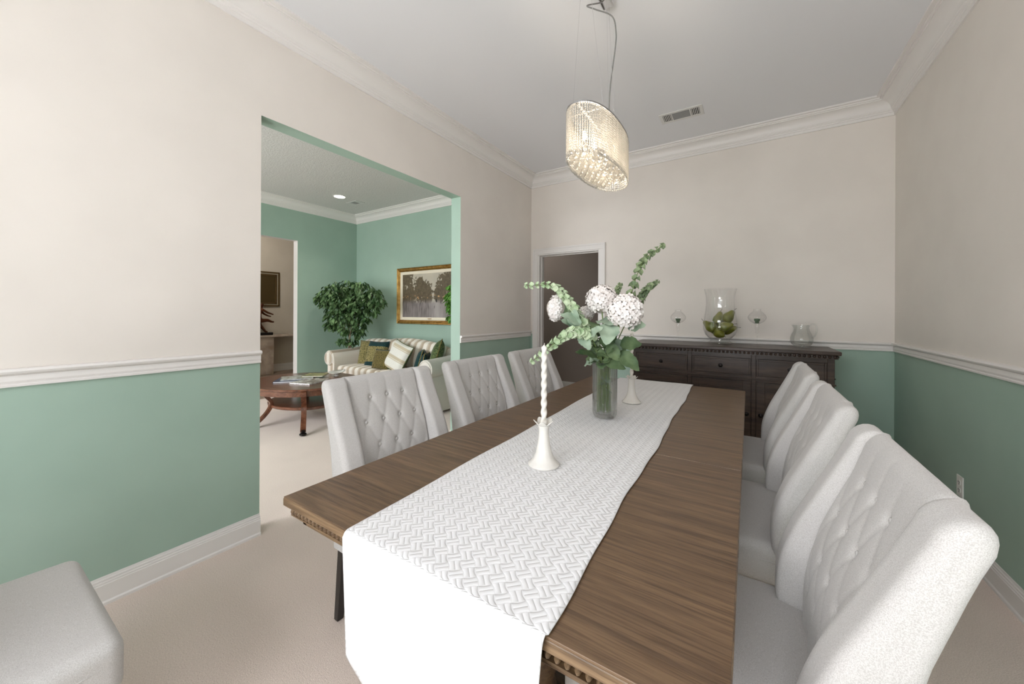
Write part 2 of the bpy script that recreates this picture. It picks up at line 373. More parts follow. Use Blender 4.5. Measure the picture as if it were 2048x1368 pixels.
def painting_mat():
    m,nt,b=newmat('oil painting of a tree lined street');N=nt.nodes;L=nt.links
    tc=N.new('ShaderNodeTexCoord');sp=N.new('ShaderNodeSeparateXYZ');L.new(tc.outputs['Object'],sp.inputs[0])
    def Mt(op,a,bv=None,c=None,cl=False):
        n=N.new('ShaderNodeMath');n.operation=op;n.use_clamp=cl
        for i,x in enumerate((a,bv,c)):
            if x is None: continue
            if isinstance(x,(int,float)): n.inputs[i].default_value=x
            else: L.new(x,n.inputs[i])
        return n.outputs[0]
    def noise(s,d=5,scale=(1,1,1)):
        mp=N.new('ShaderNodeMapping');mp.inputs['Scale'].default_value=scale;L.new(tc.outputs['Object'],mp.inputs[0])
        n=N.new('ShaderNodeTexNoise');n.inputs['Scale'].default_value=s;n.inputs['Detail'].default_value=d;L.new(mp.outputs[0],n.inputs[0]);return n.outputs[0]
    def mix(f,a,bv):
        n=N.new('ShaderNodeMix');n.data_type='RGBA';L.new(f,n.inputs[0])
        for i,x in ((6,a),(7,bv)):
            if isinstance(x,tuple): n.inputs[i].default_value=(*x,1)
            else: L.new(x,n.inputs[i])
        return n.outputs[2]
    X,Z=sp.outputs[0],sp.outputs[2]   # X -.65..65, Z -.38..38
    sky=mix(noise(4,6),srgb(206,196,176),srgb(166,160,150))
    # tree masses: crown height varies with x
    nb=noise(24,9)
    def blob(cx,cz,rx,rz,th=.9):
        dx=Mt('MULTIPLY',Mt('SUBTRACT',X,cx),1/rx);dz=Mt('MULTIPLY',Mt('SUBTRACT',Z,cz),1/rz)
        r=Mt('ADD',Mt('MULTIPLY',dx,dx),Mt('MULTIPLY',dz,dz))
        r=Mt('ADD',r,Mt('MULTIPLY',Mt('SUBTRACT',nb,.5),3.2))
        return Mt('MULTIPLY',Mt('SUBTRACT',1.15,r),4,cl=True)
    trees=None
    for a in ((-.56,.28,.17,.14),(-.24,.1,.13,.2),(-.08,.02,.13,.2),(.2,.03,.12,.17),(.36,.17,.2,.2),(.55,.25,.2,.25),(-.45,.0,.14,.2),(-.6,-.1,.1,.3)):
        t=blob(*a);trees=t if trees is None else Mt('MAXIMUM',trees,t)
    tcol=mix(noise(30,4),srgb(58,50,38),srgb(120,106,84))
    c=mix(trees,sky,tcol)
    # street
    g=Mt('MULTIPLY',Mt('SUBTRACT',-.06,Z),14,cl=True)
    wet=mix(noise(12,7,(3,1,.45)),srgb(40,34,34),srgb(170,160,158))
    lane=Mt('MULTIPLY',Mt('SUBTRACT',.2,Mt('ABSOLUTE',Mt('ADD',Mt('SUBTRACT',X,.1),Mt('MULTIPLY',Z,.2)))),5,cl=True)
    wet=mix(Mt('MULTIPLY',lane,.55),wet,srgb(188,180,178))
    c=mix(g,c,wet)
    # warm lit shop band and verticals at the horizon
    band=Mt('MULTIPLY',Mt('SUBTRACT',.05,Mt('ABSOLUTE',Mt('ADD',Z,.03))),24,cl=True)
    lit=Mt('MULTIPLY',Mt('SUBTRACT',noise(34,2),.58),9,cl=True)
    c=mix(Mt('MULTIPLY',band,Mt('MULTIPLY',lit,.9)),c,srgb(220,170,120))
    fig=Mt('MULTIPLY',Mt('MULTIPLY',Mt('SUBTRACT',noise(22,1,(2,1,.35)),.62),12,cl=True),Mt('MULTIPLY',Mt('SUBTRACT',.12,Mt('ABSOLUTE',Mt('ADD',Z,.13))),14,cl=True))
    c=mix(fig,c,srgb(30,28,30))
    L.new(c,b.inputs['Base Color']);b.inputs['Roughness'].default_value=.45
    return m
M['painting']=painting_mat()
def paper(name,c1,c2,s=22): return mat(name,c1,.3,c2=c2,noise=s,detail=2,ramp=(.45,.55))
M['mag1']=paper('dark blue book cover',srgb(28,40,66),srgb(54,70,100));M['mag2']=paper('pale magazine cover',srgb(196,196,192),srgb(120,116,104))
M['mag3']=paper('olive magazine cover',srgb(120,118,72),srgb(168,160,110));M['mag4']=paper('brown and white magazine cover',srgb(206,202,196),srgb(110,90,78),30)
M['pages']=mat('white pages',srgb(226,226,226),.7)

# ---------------------------------------------------------------- room geometry
XL,XR,YB,YF=-2.4,.993,4.2,-1.6
ZC=3.05; RB,RT=.999,1.0704
OY0,OY1,OZ=1.026,2.7975,2.44
LX=-6.1  # living room far wall
T=.12
def panelwall(mb,axis,pos,thick,a0,a1,z0,z1,holes,mi):
    """wall slab with rectangular holes; axis 'x' = wall lies in plane x=pos, spans a=y. thick signed"""
    us=sorted(set([a0,a1]+[h[0] for h in holes]+[h[1] for h in holes]))
    zs=sorted(z for z in set([z0,z1]+[h[2] for h in holes]+[h[3] for h in holes]) if z0<=z<=z1)
    for i in range(len(us)-1):
        for j in range(len(zs)-1):
            u=(us[i]+us[i+1])/2;z=(zs[j]+zs[j+1])/2
            if any(h[0]<u<h[1] and h[2]<z<h[3] for h in holes): continue
            p0,p1=sorted((pos,pos+thick))
            if axis=='x': mb.box(p0,p1,us[i],us[i+1],zs[j],zs[j+1],mi)
            else: mb.box(us[i],us[i+1],p0,p1,zs[j],zs[j+1],mi)
    return mb
def repaint(o,fn):
    for p in o.data.polygons: p.material_index=fn(p.center,p.normal)
ZS=1.03 # paint change hidden behind the chair rail
# wall between dining and living: split at ZS
mb=MB()
for (z0,z1) in ((0,ZS),(ZS,ZC)):
    panelwall(mb,'x',XL,-T,YF,YB,z0,z1,[(OY0,OY1,-1,OZ)],0)
o=struct('wall_left',mb,[M['beige'],M['green']])
repaint(o,lambda c,n: 0 if (n.x>.5 and c.x>XL-.01 and c.z>ZS) else 1)
# back wall of dining with door
DX0,DX1,DZ=-2.29,-1.478,2.05
mb=MB()
for (z0,z1) in ((0,ZS),(ZS,ZC)):
    panelwall(mb,'y',YB,T,XL,XR+T,z0,z1,[(DX0,DX1,-1,DZ)],0)
o=struct('wall_back',mb,[M['beige'],M['green'],M['taupe']])
repaint(o,lambda c,n: 2 if n.y>.5 else (0 if c.z>ZS else 1))
mb=MB()
SWY=(-1.45,-.05);SWZ=(1.16,2.5)  # hole for the added side window
for (z0,z1) in ((0,ZS),(ZS,ZC)): panelwall(mb,'x',XR,T,YF,YB,z0,z1,[(*SWY,*SWZ)],0)
o=struct('wall_right',mb,[M['beige'],M['green']]); repaint(o,lambda c,n: 0 if c.z>ZS else 1)
# wall behind the camera with big windows
WX0,WX1,WZ0,WZ1=-1.6,.35,.45,2.5
mb=MB()
for (z0,z1) in ((0,ZS),(ZS,ZC)): panelwall(mb,'y',YF,-T,XL-T,XR+T,z0,z1,[(WX0,WX1,WZ0,WZ1)],0)
o=struct('wall_front',mb,[M['beige'],M['green']]); repaint(o,lambda c,n: 0 if c.z>ZS else 1)
LW=(-5.6,-3.0,.35,2.55)
mb=MB(); panelwall(mb,'y',YF,-T,LX-T,XL-T,0,ZC,[LW],0); struct('wall_living_front',mb,M['green'])
mb=MB(); panelwall(mb,'y',YB,T,LX,XL,0,ZC,[],0); struct('wall_living_back',mb,M['green'])
HY0,HY1,HZ=1.2,3.14,2.44
mb=MB(); panelwall(mb,'x',LX,-T,YF,YB+T,0,ZC,[(HY0,HY1,-1,HZ)],0)
o=struct('wall_living_left',mb,[M['green'],M['white'],M['hall']])
repaint(o,lambda c,n: (1 if (abs(n.y)>.5 and HY0-.01<c.y<HY1+.01) or (n.z<-.5 and abs(c.z-HZ)<.01) else (2 if n.x<-.5 else 0)))
# hall beyond
HX=-8.75
mb=MB(); panelwall(mb,'x',HX,-T,.2,6.2,0,ZC,[],0);struct('wall_hall_left',mb,M['hall'])
mb=MB(); panelwall(mb,'y',6.2,T,HX-T,LX,0,ZC,[],0);struct('wall_hall_back',mb,M['hall'])
mb=MB(); panelwall(mb,'y',.2,-T,HX-T,LX-T,0,ZC,[],0);struct('wall_hall_front',mb,M['hall'])
mb=MB(); panelwall(mb,'x',LX-T,T,YB+T,6.2,0,ZC,[],0);struct('wall_hall_right',mb,M['hall'])
# room beyond the dining room door
mb=MB(); panelwall(mb,'y',5.9,T,-4.3,.2,0,2.6,[],0);struct('wall_passage_back',mb,M['taupe'])
mb=MB(); panelwall(mb,'x',-4.3,-T,YB+T,5.9,0,2.6,[],0);struct('wall_passage_left',mb,M['taupe'])
mb=MB(); panelwall(mb,'x',.2,T,YB+T,5.9,0,2.6,[],0);struct('wall_passage_right',mb,M['taupe'])
struct('ceiling_passage',MB().box(-4.3,.2,YB+T,5.9,2.6,2.7),M['ceil'])
# floors & ceilings
struct('floor',MB().box(LX,XR,YF,YB,-.1,0),M['carpet'])
struct('floor_passage',MB().box(-4.3,.2,YB,5.9,-.1,0),M['carpet'])
struct('floor_hall',MB().box(HX,LX,.2,6.2,-.1,-.002),M['hallfloor'])
struct('ceiling',MB().box(XL-T/2,XR+T,YF-T,YB+T,ZC,ZC+.1),M['ceil'])
struct('ceiling_living',MB().box(LX-T,XL-T/2,YF-T,YB+T,ZC,ZC+.1),M['ceil2'])
struct('ceiling_hall',MB().box(HX-T,LX-T,.08,6.3,ZC,ZC+.1),M['ceil'])

def run(mb,prof,p0,p1,n,i0=0,i1=0):
    """extrude profile [(d,z)] from p0 to p1 (xy); n = unit normal into the room; i0/i1: 1 inside mitre, 0 square end"""
    p0=Vector((*p0,0));p1=Vector((*p1,0));n=Vector((*n,0));d=(p1-p0).normalized();vs=[]
    for p,s_,k in ((p0,1,i0),(p1,-1,i1)):
        for (dd,z) in prof: vs.append(tuple(p+n*dd+d*(s_*k*dd)+Vector((0,0,z))))
    m=len(prof);fs=[(i,i+1,m+i+1,m+i) for i in range(m-1)]
    flip=d.cross(n).z<0
    fs=[f[::-1] for f in fs] if flip else fs
    fs.append(tuple(range(m)));fs.append(tuple(range(m,2*m)))
    mb.add(vs,fs)
CR=[(0,-.134),(.012,-.134),(.013,-.112),(.02,-.109),(.022,-.1),(.03,-.096),(.031,-.09)]
for i in range(7):
    a=i/6*PI/2; CR.append((.036+.066*(1-math.cos(a)) ,-.086+.056*math.sin(a)))
CR+=[(.106,-.03),(.107,-.022),(.118,-.022),(.119,-.012),(.142,-.012),(.143,0),(0,0)]
CR=[(d,ZC+z) for d,z in CR]
BP=[(0,0),(.022,0),(.022,.012),(.016,.018),(.016,.088),(.013,.09),(.013,.098),(.009,.1),(.0095,.109),(.005,.111),(.004,.121),(0,.121)]
RP=[(0,RB),(.013,RB),(.014,RB+.008),(.008,RB+.012),(.012,RB+.022),(.011,RB+.038),(.008,RB+.044),(.014,RB+.047),(.024,RB+.052),(.028,RB+.06),(.024,RT-.002),(.016,RT),(0,RT)]
def trim(name,prof,segs,m=M['white']):
    mb=MB()
    for s_ in segs: run(mb,prof,*s_)
    return struct(name,mb,m,smooth=True,angle=25)
trim('trim_1',CR,[((XL,YF),(XL,YB),(1,0),1,1)]);trim('trim_2',CR,[((XL,YB),(XR,YB),(0,-1),1,1)])
trim('trim_3',CR,[((XR,YB),(XR,YF),(-1,0),1,1)]);trim('trim_4',CR,[((XL,YF),(XR,YF),(0,1),1,1)])
LR=XL-T
trim('trim_5',CR,[((LX,YF),(LX,YB),(1,0),1,1)]);trim('trim_6',CR,[((LX,YB),(LR,YB),(0,-1),1,1)])
trim('trim_7',CR,[((LR,YB),(LR,YF),(-1,0),1,1),((LX,YF),(LR,YF),(0,1),1,1)])
trim('baseboard_left',BP,[((XL,YF),(XL,OY0),(1,0),1,0),((XL,OY1),(XL,YB),(1,0),0,1)])
trim('baseboard_back',BP,[((DX1+.08,YB),(XR,YB),(0,-1),0,1)])
trim('baseboard_right',BP,[((XR,YB),(XR,YF),(-1,0),1,1)])
trim('baseboard_front',BP,[((XL,YF),(XR,YF),(0,1),1,1)])
trim('baseboard_living',BP,[((LX,HY1),(LX,YB),(1,0),0,1),((LX,YB),(LR,YB),(0,-1),1,1),((LR,YB),(LR,OY1),(-1,0),1,0),((LX,YF),(LX,HY0),(1,0),1,0)])
HB=[(d,z*1.3-.002) for d,z in BP]
trim('baseboard_hall',HB,[((HX,.2),(HX,6.2),(1,0),1,1)])
trim('baseboard_passage',BP,[((-4.3,5.9),(.2,5.9),(0,-1),1,1)])
trim('trim_8',RP,[((XL,YF),(XL,OY0),(1,0),1,0)]);trim('trim_9',RP,[((XL,OY1),(XL,YB),(1,0),0,1)])
trim('trim_10',RP,[((DX1+.075,YB),(XR,YB),(0,-1),0,1)]);trim('trim_11',RP,[((XR,YB),(XR,YF),(-1,0),1,1)])
trim('trim_12',RP,[((WX1+.08,YF),(XR,YF),(0,1),0,1)]);
# door casing and jambs of the back door
mb=MB()
def casing(mb,x0,x1,z1,y,w=.072,n=-1):
    for (a,b_,c_,d_) in ((x0-w,x0,0,z1),(x1,x1+w,0,z1),(x0-w,x1+w,z1,z1+w)):
        mb.box(a,b_,min(y,y+n*.018),max(y,y+n*.018),c_,d_)
    e=.02
    for (a,b_,c_,d_) in ((x0-w,x0-w+e,0,z1+w-e),(x1+w-e,x1+w,0,z1+w-e),(x0-w,x1+w,z1+w-e,z1+w)):
        mb.box(a,b_,min(y+n*.018,y+n*.026),max(y+n*.018,y+n*.026),c_,d_)
casing(mb,DX0,DX1,DZ,YB)
mb.box(DX0-.003,DX0+.015,YB-.004,YB+T+.01,0,DZ-.015);mb.box(DX1-.015,DX1+.003,YB-.004,YB+T+.01,0,DZ-.015);mb.box(DX0-.003,DX1+.003,YB-.004,YB+T+.01,DZ-.015,DZ+.003)
mb.box(DX0+.015,DX0+.026,YB+.05,YB+.085,0,DZ-.015);mb.box(DX1-.026,DX1-.015,YB+.05,YB+.085,0,DZ-.015);mb.box(DX0,DX1,YB+.05,YB+.085,DZ-.026,DZ-.015)
struct('trim_13',mb,M['white'],bevel=.003)
# windows behind the camera
def window(name,x0,x1,z0,z1,cols,rows,y=YF):
    mb=MB();w=.06;yy=(y-.09,y-.04)
    mb.box(x0,x1,*yy,z0,z0+w);mb.box(x0,x1,*yy,z1-w,z1);mb.box(x0,x0+w,*yy,z0,z1);mb.box(x1-w,x1,*yy,z0,z1)
    for i in range(1,cols):
        x=x0+(x1-x0)*i/cols;mb.box(x-.02,x+.02,*yy,z0,z1)
    for j in range(1,rows):
        z=z0+(z1-z0)*j/rows;mb.box(x0,x1,yy[0]+.01,yy[1]-.01,z-.012,z+.012)
    c=.08
    for (a,b_,d,e) in ((x0-c,x0,z0-c,z1+c),(x1,x1+c,z0-c,z1+c),(x0,x1,z1,z1+c),(x0-c,x1+c,z0-c,z0)): mb.box(a,b_,y,y+.018,d,e)
    o=struct(name,mb,M['white'],bevel=.003)
    p=MB().box(x0+w,x1-w,y-.068,y-.062,z0+w,z1-w).build('pane',M['pane'],parent=o,smooth=False)
    return o
wm=MB();xx=(XR+.04,XR+.09)
for q in ((SWY[0],SWY[0]+.06,*SWZ),(SWY[1]-.06,SWY[1],*SWZ),(SWY[0]+.06,SWY[1]-.06,SWZ[0],SWZ[0]+.06),(SWY[0]+.06,SWY[1]-.06,SWZ[1]-.06,SWZ[1]),(-.77,-.73,SWZ[0]+.06,SWZ[1]-.06)): wm.box(*xx,*q)
wo=struct('added_side_window',wm,M['white'],bevel=.003)  # unseen side window, added to let more light into the room
MB().box(XR+.062,XR+.068,SWY[0]+.06,SWY[1]-.06,SWZ[0]+.06,SWZ[1]-.06).build('pane',M['pane'],parent=wo,smooth=False)
window('window_1',WX0,WX1,WZ0,WZ1,3,4);window('window_2',*LW,3,4)

# ---------------------------------------------------------------- dining chairs
def lerp_tab(tab,z):
    if z<=tab[0][0]: return tab[0][1]
    for (a,b),(c,d) in zip(tab,tab[1:]):
        if z<=c:
            t=(z-a)/(c-a); return b+(d-b)*t
    return tab[-1][1]
def smooth_tab(tab):
    # Catmull-Rom through (z,x)
    out=[]
    P=[tab[0]]+tab+[tab[-1]]
    for i in range(1,len(P)-2):
        for k in range(8):
            t=k/8;p0,p1,p2,p3=P[i-1],P[i],P[i+1],P[i+2]
            f=lambda a,b,c,d:.5*((2*b)+(-a+c)*t+(2*a-5*b+4*c-d)*t*t+(-a+3*b-3*c+d)*t**3)
            out.append((f(p0[0],p1[0],p2[0],p3[0]),f(p0[1],p1[1],p2[1],p3[1])))
    out.append(tab[-1]);return out
XW=smooth_tab([(.34,-.02),(.46,-.006),(.54,-.004),(.62,-.012),(.72,-.045),(.82,-.092),(.9,-.13),(.965,-.160)])
XP=smooth_tab([(.34,-.07),(.46,-.062),(.6,-.068),(.72,-.09),(.82,-.127),(.9,-.158),(.965,-.18)])
XB=smooth_tab([(.34,-.125),(.5,-.13),(.65,-.142),(.76,-.16),(.842,-.184),(.914,-.206),(.965,-.225)])
Z1=.965
CHW=.585
def make_chair(label,loc,rz,group=None):
    t=thing('dining_chair',label,'chair',loc,rz,group)
    W=CHW/2;yi=.188;r=.024
    ys=[]
    y=0
    while y<yi-.012: ys.append(y);y+=.0064
    ys+=[yi-.012,yi-.007,yi-.003,yi,yi+.003,yi+.007,yi+.013,yi+.022]
    y=yi+.034
    while y<W-r-.004: ys.append(y);y+=.012
    for k in range(7): ys.append(W-r+r*math.sin(k/6*PI/2))
    ys=sorted(set([-q for q in ys]+ys))
    zs=[.34+.62*i/84 for i in range(84)]+[Z1]
    Zr=[.905-.1*k for k in range(5)]
    def tuft(y,z):
        zz=z-.905
        if zz<=0:
            p=(y/.045+zz/.1)/2;q=(y/.045-zz/.1)/2
            h=(abs(math.sin(PI*p))*abs(math.sin(PI*q)))**.28
        else:
            h=abs(math.sin(PI*y/.09))**.3
            if zz<.04:
                p=(y/.045+zz/.1)/2;q=(y/.045-zz/.1)/2
                h2=(abs(math.sin(PI*p))*abs(math.sin(PI*q)))**.28
                h=max(h2*(1-zz/.04)+h*zz/.04,h*0)
        edge=min(1,max(0,(.19-abs(y))/.03))
        if zz>0: h=h*max(.0,1-zz/.085)+.75*min(1,zz/.085)
        h=h*.0068*edge+.005*(1-edge)
        for k,zr in enumerate(Zr):
            cols=(-.09,0,.09) if k%2==0 else (-.135,-.045,.045,.135)
            for yc in cols:
                d2=(y-yc)**2+(z-zr)**2
                if d2<.0025: h-=.011*math.exp(-d2/(.011**2))
        return h
    def col(y):
        a=abs(y); w=min(1,max(0,(a-(yi-.003))/.02)); w=w*w*(3-2*w)
        e=0
        if a>W-r:
            q=min(1,(a-(W-r))/r); e=r*(1-math.sqrt(max(0,1-q*q)))
        pts=[]
        def fx(z):
            p=lerp_tab(XP,z)+ (tuft(y,z) if a<yi else 0)
            wv=lerp_tab(XW,z)
            # wing crown: rounded inner shoulder
            ws=wv-.009*(1-min(1,max(0,(a-yi)/.02)))**2
            x=p*(1-w)+ws*w
            x-=.010*math.exp(-((a-yi)/.006)**2)
            return x-e
        for z in zs: pts.append((fx(z),y,z))
        x0=pts[-1][0];xb=lerp_tab(XB,Z1)+e;hh=.041-e*.75
        cx=(x0+xb)/2;rx=(x0-xb)/2
        sag=.012*max(0,1-(a/W))**1  # middle slightly lower than wings
        for k in range(1,10):
            an=PI*k/10; pts.append((cx+rx*math.cos(an)-.012*math.sin(an)*(1-e/r),y,Z1+max(.004,hh)*math.sin(an)**.85))
        for i in range(18):
            z=Z1-(Z1-.34)*i/17; pts.append((lerp_tab(XB,z)+e,y,z))
        return pts
    cols=[col(y) for y in ys]; nv=len(cols[0])
    mb=MB(); mb.grid(lambda i,j:cols[i][j],len(ys),nv)
    # side closures
    for ci,fl in ((0,False),(len(ys)-1,True)):
        b=ci*nv; nf=len(zs)
        seq_f=list(range(nf)); 
        # front index j pairs with back index
        for j in range(nf-1):
            def bk(j): # nearest back vertex index for row j
                u=(zs[j]-.34)/(Z1-.34); k=round((1-u)*17); return nf+9+k
            b0,b1=bk(j),bk(j+1)
            f=(b+j,b+j+1,b+b1,b+b0) if b0!=b1 else (b+j,b+j+1,b+b0)
            mb.f.append(f if fl else f[::-1]); mb.m.append(0)
        cap=tuple(b+k for k in range(nf-1,nf+10))
        mb.f.append(cap if fl else cap[::-1]);mb.m.append(0)
    back=mb.build('backrest',M['linen'],t,angle=75)
    # buttons
    bm=MB().ell((0,0,0),(.0045,.0085,.0085),12,6)
    first=None
    for k,zr in enumerate(Zr):
        for yc in ((-.09,0,.09) if k%2==0 else (-.135,-.045,.045,.135)):
            x=lerp_tab(XP,zr)-.004
            if first is None:
                first=bm.build('button',M['linen'],back,loc=(x,yc,zr))
            else:
                q=first.copy();C.objects.link(q);q.location=(x,yc,zr)
    # seat
    def sf(o_,p):
        o_[1]*=1-.03*max(0,o_[0]-.1)/.32
        return o_
    s=MB().rbox((.16,0,.43),(.265,CHW/2-.004,.07),.032,n=10,crown=.018,func=sf).build('seat',M['linen'],t,angle=75)
    pr=[]
    for k in range(49):
        a=k/48
        # piping along three sides just under the cushion top
        L_=[(-.11,-CHW/2+.003),(.38,-CHW/2+.013),(.42,-CHW/2+.05),(.42,CHW/2-.05),(.38,CHW/2-.013),(-.11,CHW/2-.003)]
        ds=[0]
        for p,q in zip(L_,L_[1:]): ds.append(ds[-1]+math.dist(p,q))
        d=a*ds[-1]
        for i in range(len(L_)-1):
            if d<=ds[i+1]+1e-9:
                u=(d-ds[i])/(ds[i+1]-ds[i]);pr.append((L_[i][0]+(L_[i+1][0]-L_[i][0])*u+.002,L_[i][1]+(L_[i+1][1]-L_[i][1])*u,.448));break
    MB().tube(pr,.0028,6).build('piping',M['linen'],s)
    for (x,y,dx) in ((.36,-.235,.012),(.36,.235,.012),(-.1,-.245,-.05),(-.1,.245,-.05)):
        m=MB();a=.021;b_=.014;vs=[]
        for z,h,ox in ((0,b_,dx),(.37,a,0)):
            vs+=[(x+ox+sx*h,y+sy*h,z) for sx,sy in ((-1,-1),(1,-1),(1,1),(-1,1))]
        m.add(vs,[(3,2,1,0),(4,5,6,7)]+[(i,(i+1)%4,4+(i+1)%4,4+i) for i in range(4)]).build('leg',M['legwood'],t,smooth=False,bevel=.003)
    return t
G='dining chairs around the long table'
XRc,XLc=.063,-1.296
ch=make_chair('cream tufted dining chair nearest the camera on the right-hand side of the table',(XRc,1.06,0),PI,G)
dup(ch,(XRc,1.83,0),PI,'cream tufted dining chair, middle of the row on the wall outlet side',G)
dup(ch,(XRc,2.60,0),PI,'cream tufted dining chair in front of the sideboard doors, on the outlet wall side',G)
dup(ch,(XLc,1.165,0),math.radians(-2),'cream button-tufted dining chair overlapping the cherry coffee table, nearest on that side',G)
dup(ch,(XLc+.005,1.885,0),math.radians(-1),'cream button-tufted dining chair in front of the sofa arm, middle of its row',G)
dup(ch,(XLc,2.60,0),math.radians(-1),'cream button-tufted dining chair beside the open taupe doorway, behind the front candle',G)
dup(ch,(-1.56,-.168,0),PI/2,'cream dining chair pulled away from the table, its seat showing by the left green wall','dining chair set apart from the table')

# ---------------------------------------------------------------- dining table
TX0,TX1,TY0,TY1,TZ=-1.132,-.02,.547,3.054,.76
tcx,tcy=(TX0+TX1)/2,(TY0+TY1)/2
tb=thing('dining_table','long dark oak dining table with carved bead edge and tapered pedestals','table',(tcx,tcy,0))
hw=(TX1-TX0)/2;hl=(TY1-TY0)/2
for (a,b_) in ((-hl,1.487-tcy-.0013),(1.487-tcy+.0013,2.114-tcy-.0006),(2.114-tcy+.0006,hl)):
    MB().box(-hw,hw,a,b_,TZ-.025,TZ).build('tabletop_panel',M['table'],tb,smooth=False,bevel=.0012)
mb=MB()
for (x0,x1,y0,y1) in ((-hw-.0015,hw+.0015,-hl-.0015,-hl+.01),(-hw-.0015,hw+.0015,hl-.01,hl+.0015),(-hw-.0015,-hw+.01,-hl,hl),(hw-.01,hw+.0015,-hl,hl)):
    mb.box(x0,x1,y0,y1,TZ-.026,TZ-.004)
mb.build('edge_band',M['tableedge'],tb,smooth=False,bevel=.003)
MB().box(-hw+.07,hw-.07,-hl+.07,hl-.07,TZ-.055,TZ-.0255).build('seam_backing',M['legwood'],tb,smooth=False)  # dark board added to stop light showing through the tabletop seams
# carved bead moulding under the top
def bead_mould(x0,x1,y0,y1,z0,z1,step,name,mat_,parent,sides=('f','b','l','r')):
    mb=MB(); zc=(z0+z1)/2; rr=(z1-z0)*.42
    mb.box(x0+1.7*rr,x1-1.7*rr,y0+1.7*rr,y1-1.7*rr,z0,z1)
    mb.box(x0+.006,x1-.006,y0+.006,y1-.006,z0-.004,z0)
    def line(p,q):
        n=max(2,int(math.dist(p,q)/step))
        for i in range(n):
            u=(i+.5)/n; x=p[0]+(q[0]-p[0])*u;y=p[1]+(q[1]-p[1])*u
            d=((q[0]-p[0]),(q[1]-p[1])); al=abs(d[0])>abs(d[1])
            mb.ell((x,y,zc),((step*.34 if al else rr*1.1),(rr*1.1 if al else step*.34),rr),8,6)
    i=rr*.9
    if 'f' in sides: line((x0+.01,y0+i),(x1-.01,y0+i))
    if 'b' in sides: line((x0+.01,y1-i),(x1-.01,y1-i))
    if 'l' in sides: line((x0+i,y0+.01),(x0+i,y1-.01))
    if 'r' in sides: line((x1-i,y0+.01),(x1-i,y1-.01))
    return mb.build(name,mat_,parent)
bead_mould(-hw+.008,hw-.008,-hl+.008,hl-.008,TZ-.053,TZ-.0255,.018,'bead_moulding',M['tableedge'],tb)
mb=MB();ai=.036;at=.02
for (x0,x1,y0,y1) in ((-hw+ai,hw-ai,-hl+ai,-hl+ai+at),(-hw+ai,hw-ai,hl-ai-at,hl-ai),(-hw+ai,-hw+ai+at,-hl+ai,hl-ai),(hw-ai-at,hw-ai,-hl+ai,hl-ai)):
    mb.box(x0,x1,y0,y1,TZ-.086,TZ-.056)
mb.build('apron',M['tableedge'],tb,smooth=False,bevel=.002)
for sy in (-1,1):
    m=MB().lathe([(.16,0),(.165,.03),(.13,.05),(.075,.08),(.06,.14),(.085,.22),(.1,.32),(.085,.45),(.06,.52),(.075,.56),(.12,.6),(.12,.64),(.1,.67)],24,0,sy*.75,0)
    m.box(-.3,.3,sy*.75-.04,sy*.75+.04,.0,.05).box(-.4,.4,sy*.75-.05,sy*.75+.05,.63,.672)
    m.build('pedestal',M['table'],tb)
# runner
RZ=.7625
def runner():
    mb=MB();nu=61;
    y0,y1=TY0-.012,3.07; 
    path=[]; # (s, y, z)
    n1=150; L=y1-y0
    drop=.272
    nd=26;na=6;ra=.012
    tot=drop+L
    cols=[]
    for i in range(nd): 
        s_=drop*(i/(nd-1)); cols.append(('d',s_))
    for k in range(1,na): cols.append(('a',k/na))
    for i in range(n1): cols.append(('t',i/(n1-1)))
    vs=[];uv=[];random.seed(3)
    for j in range(nu):
        f=j/(nu-1)
        for (kd,q) in cols:
            xf0,xf1=-.822,-.280; xb0,xb1=-.897,-.348
            if kd=='t':
                y=y0+ra+(y1-y0-ra)*q; u=(y-y0)/(y1-y0)
                x0=xf0+(xb0-xf0)*u+.004*math.sin(u*23)*math.sin(u*7);x1=xf1+(xb1-xf1)*u+.0045*math.sin(u*17+1)+.002*math.sin(u*51)
                x=x0+(x1-x0)*f
                z=RZ+.0012+.0016*(math.sin(x*9+y*7)*math.sin(y*5.3-x*4)+.5*math.sin(y*23+x*5))*math.sin(PI*min(1,max(0,f)))
                z+=.0025*math.exp(-((y-1.25-(x+.5)*.5)/.02)**2)*max(0,math.sin(PI*f))*(1 if x>-.55 else .2)
                s_=drop+.018+(y-y0)
            elif kd=='a':
                an=q*PI/2; y=y0+ra-ra*math.cos(an); z=RZ-ra+ra*math.sin(an)+.001
                x=xf0+(xf1-xf0)*f; s_=drop+.018*q
            else:
                dz=drop-q # below edge
                ext=1+.55*max(0,1-abs(f-.5)*2)*0.6+.0
                dz*=1+.45*min(f,1-f)*2
                x=xf0+(xf1-xf0)*f
                x+=.022*(dz/drop)*(1-2*f)
                y=y0-.004*math.sin(f*6.0+1)*(dz/drop)-.002; z=RZ-ra-dz+.001; s_=drop-dz*1.0
            vs.append((x,y,z));uv.append((x,s_ if kd!='t' else s_))
    nv=len(cols)
    fs=[]
    for i in range(nu-1):
        for j in range(nv-1):
            a=i*nv+j;b=(i+1)*nv+j;fs.append((a,b,b+1,a+1))
    mb.add(vs,fs);mb.uv={i:u for i,u in enumerate(uv)}
    o=mb.build('table_runner',M['runner'],angle=80)
    sd=o.modifiers.new('th','SOLIDIFY');sd.thickness=.0022;sd.offset=1
    tag(o,'white woven-pattern table runner hanging over the near end of the dining table','table runner')
runner()
RT_=RZ+.0045

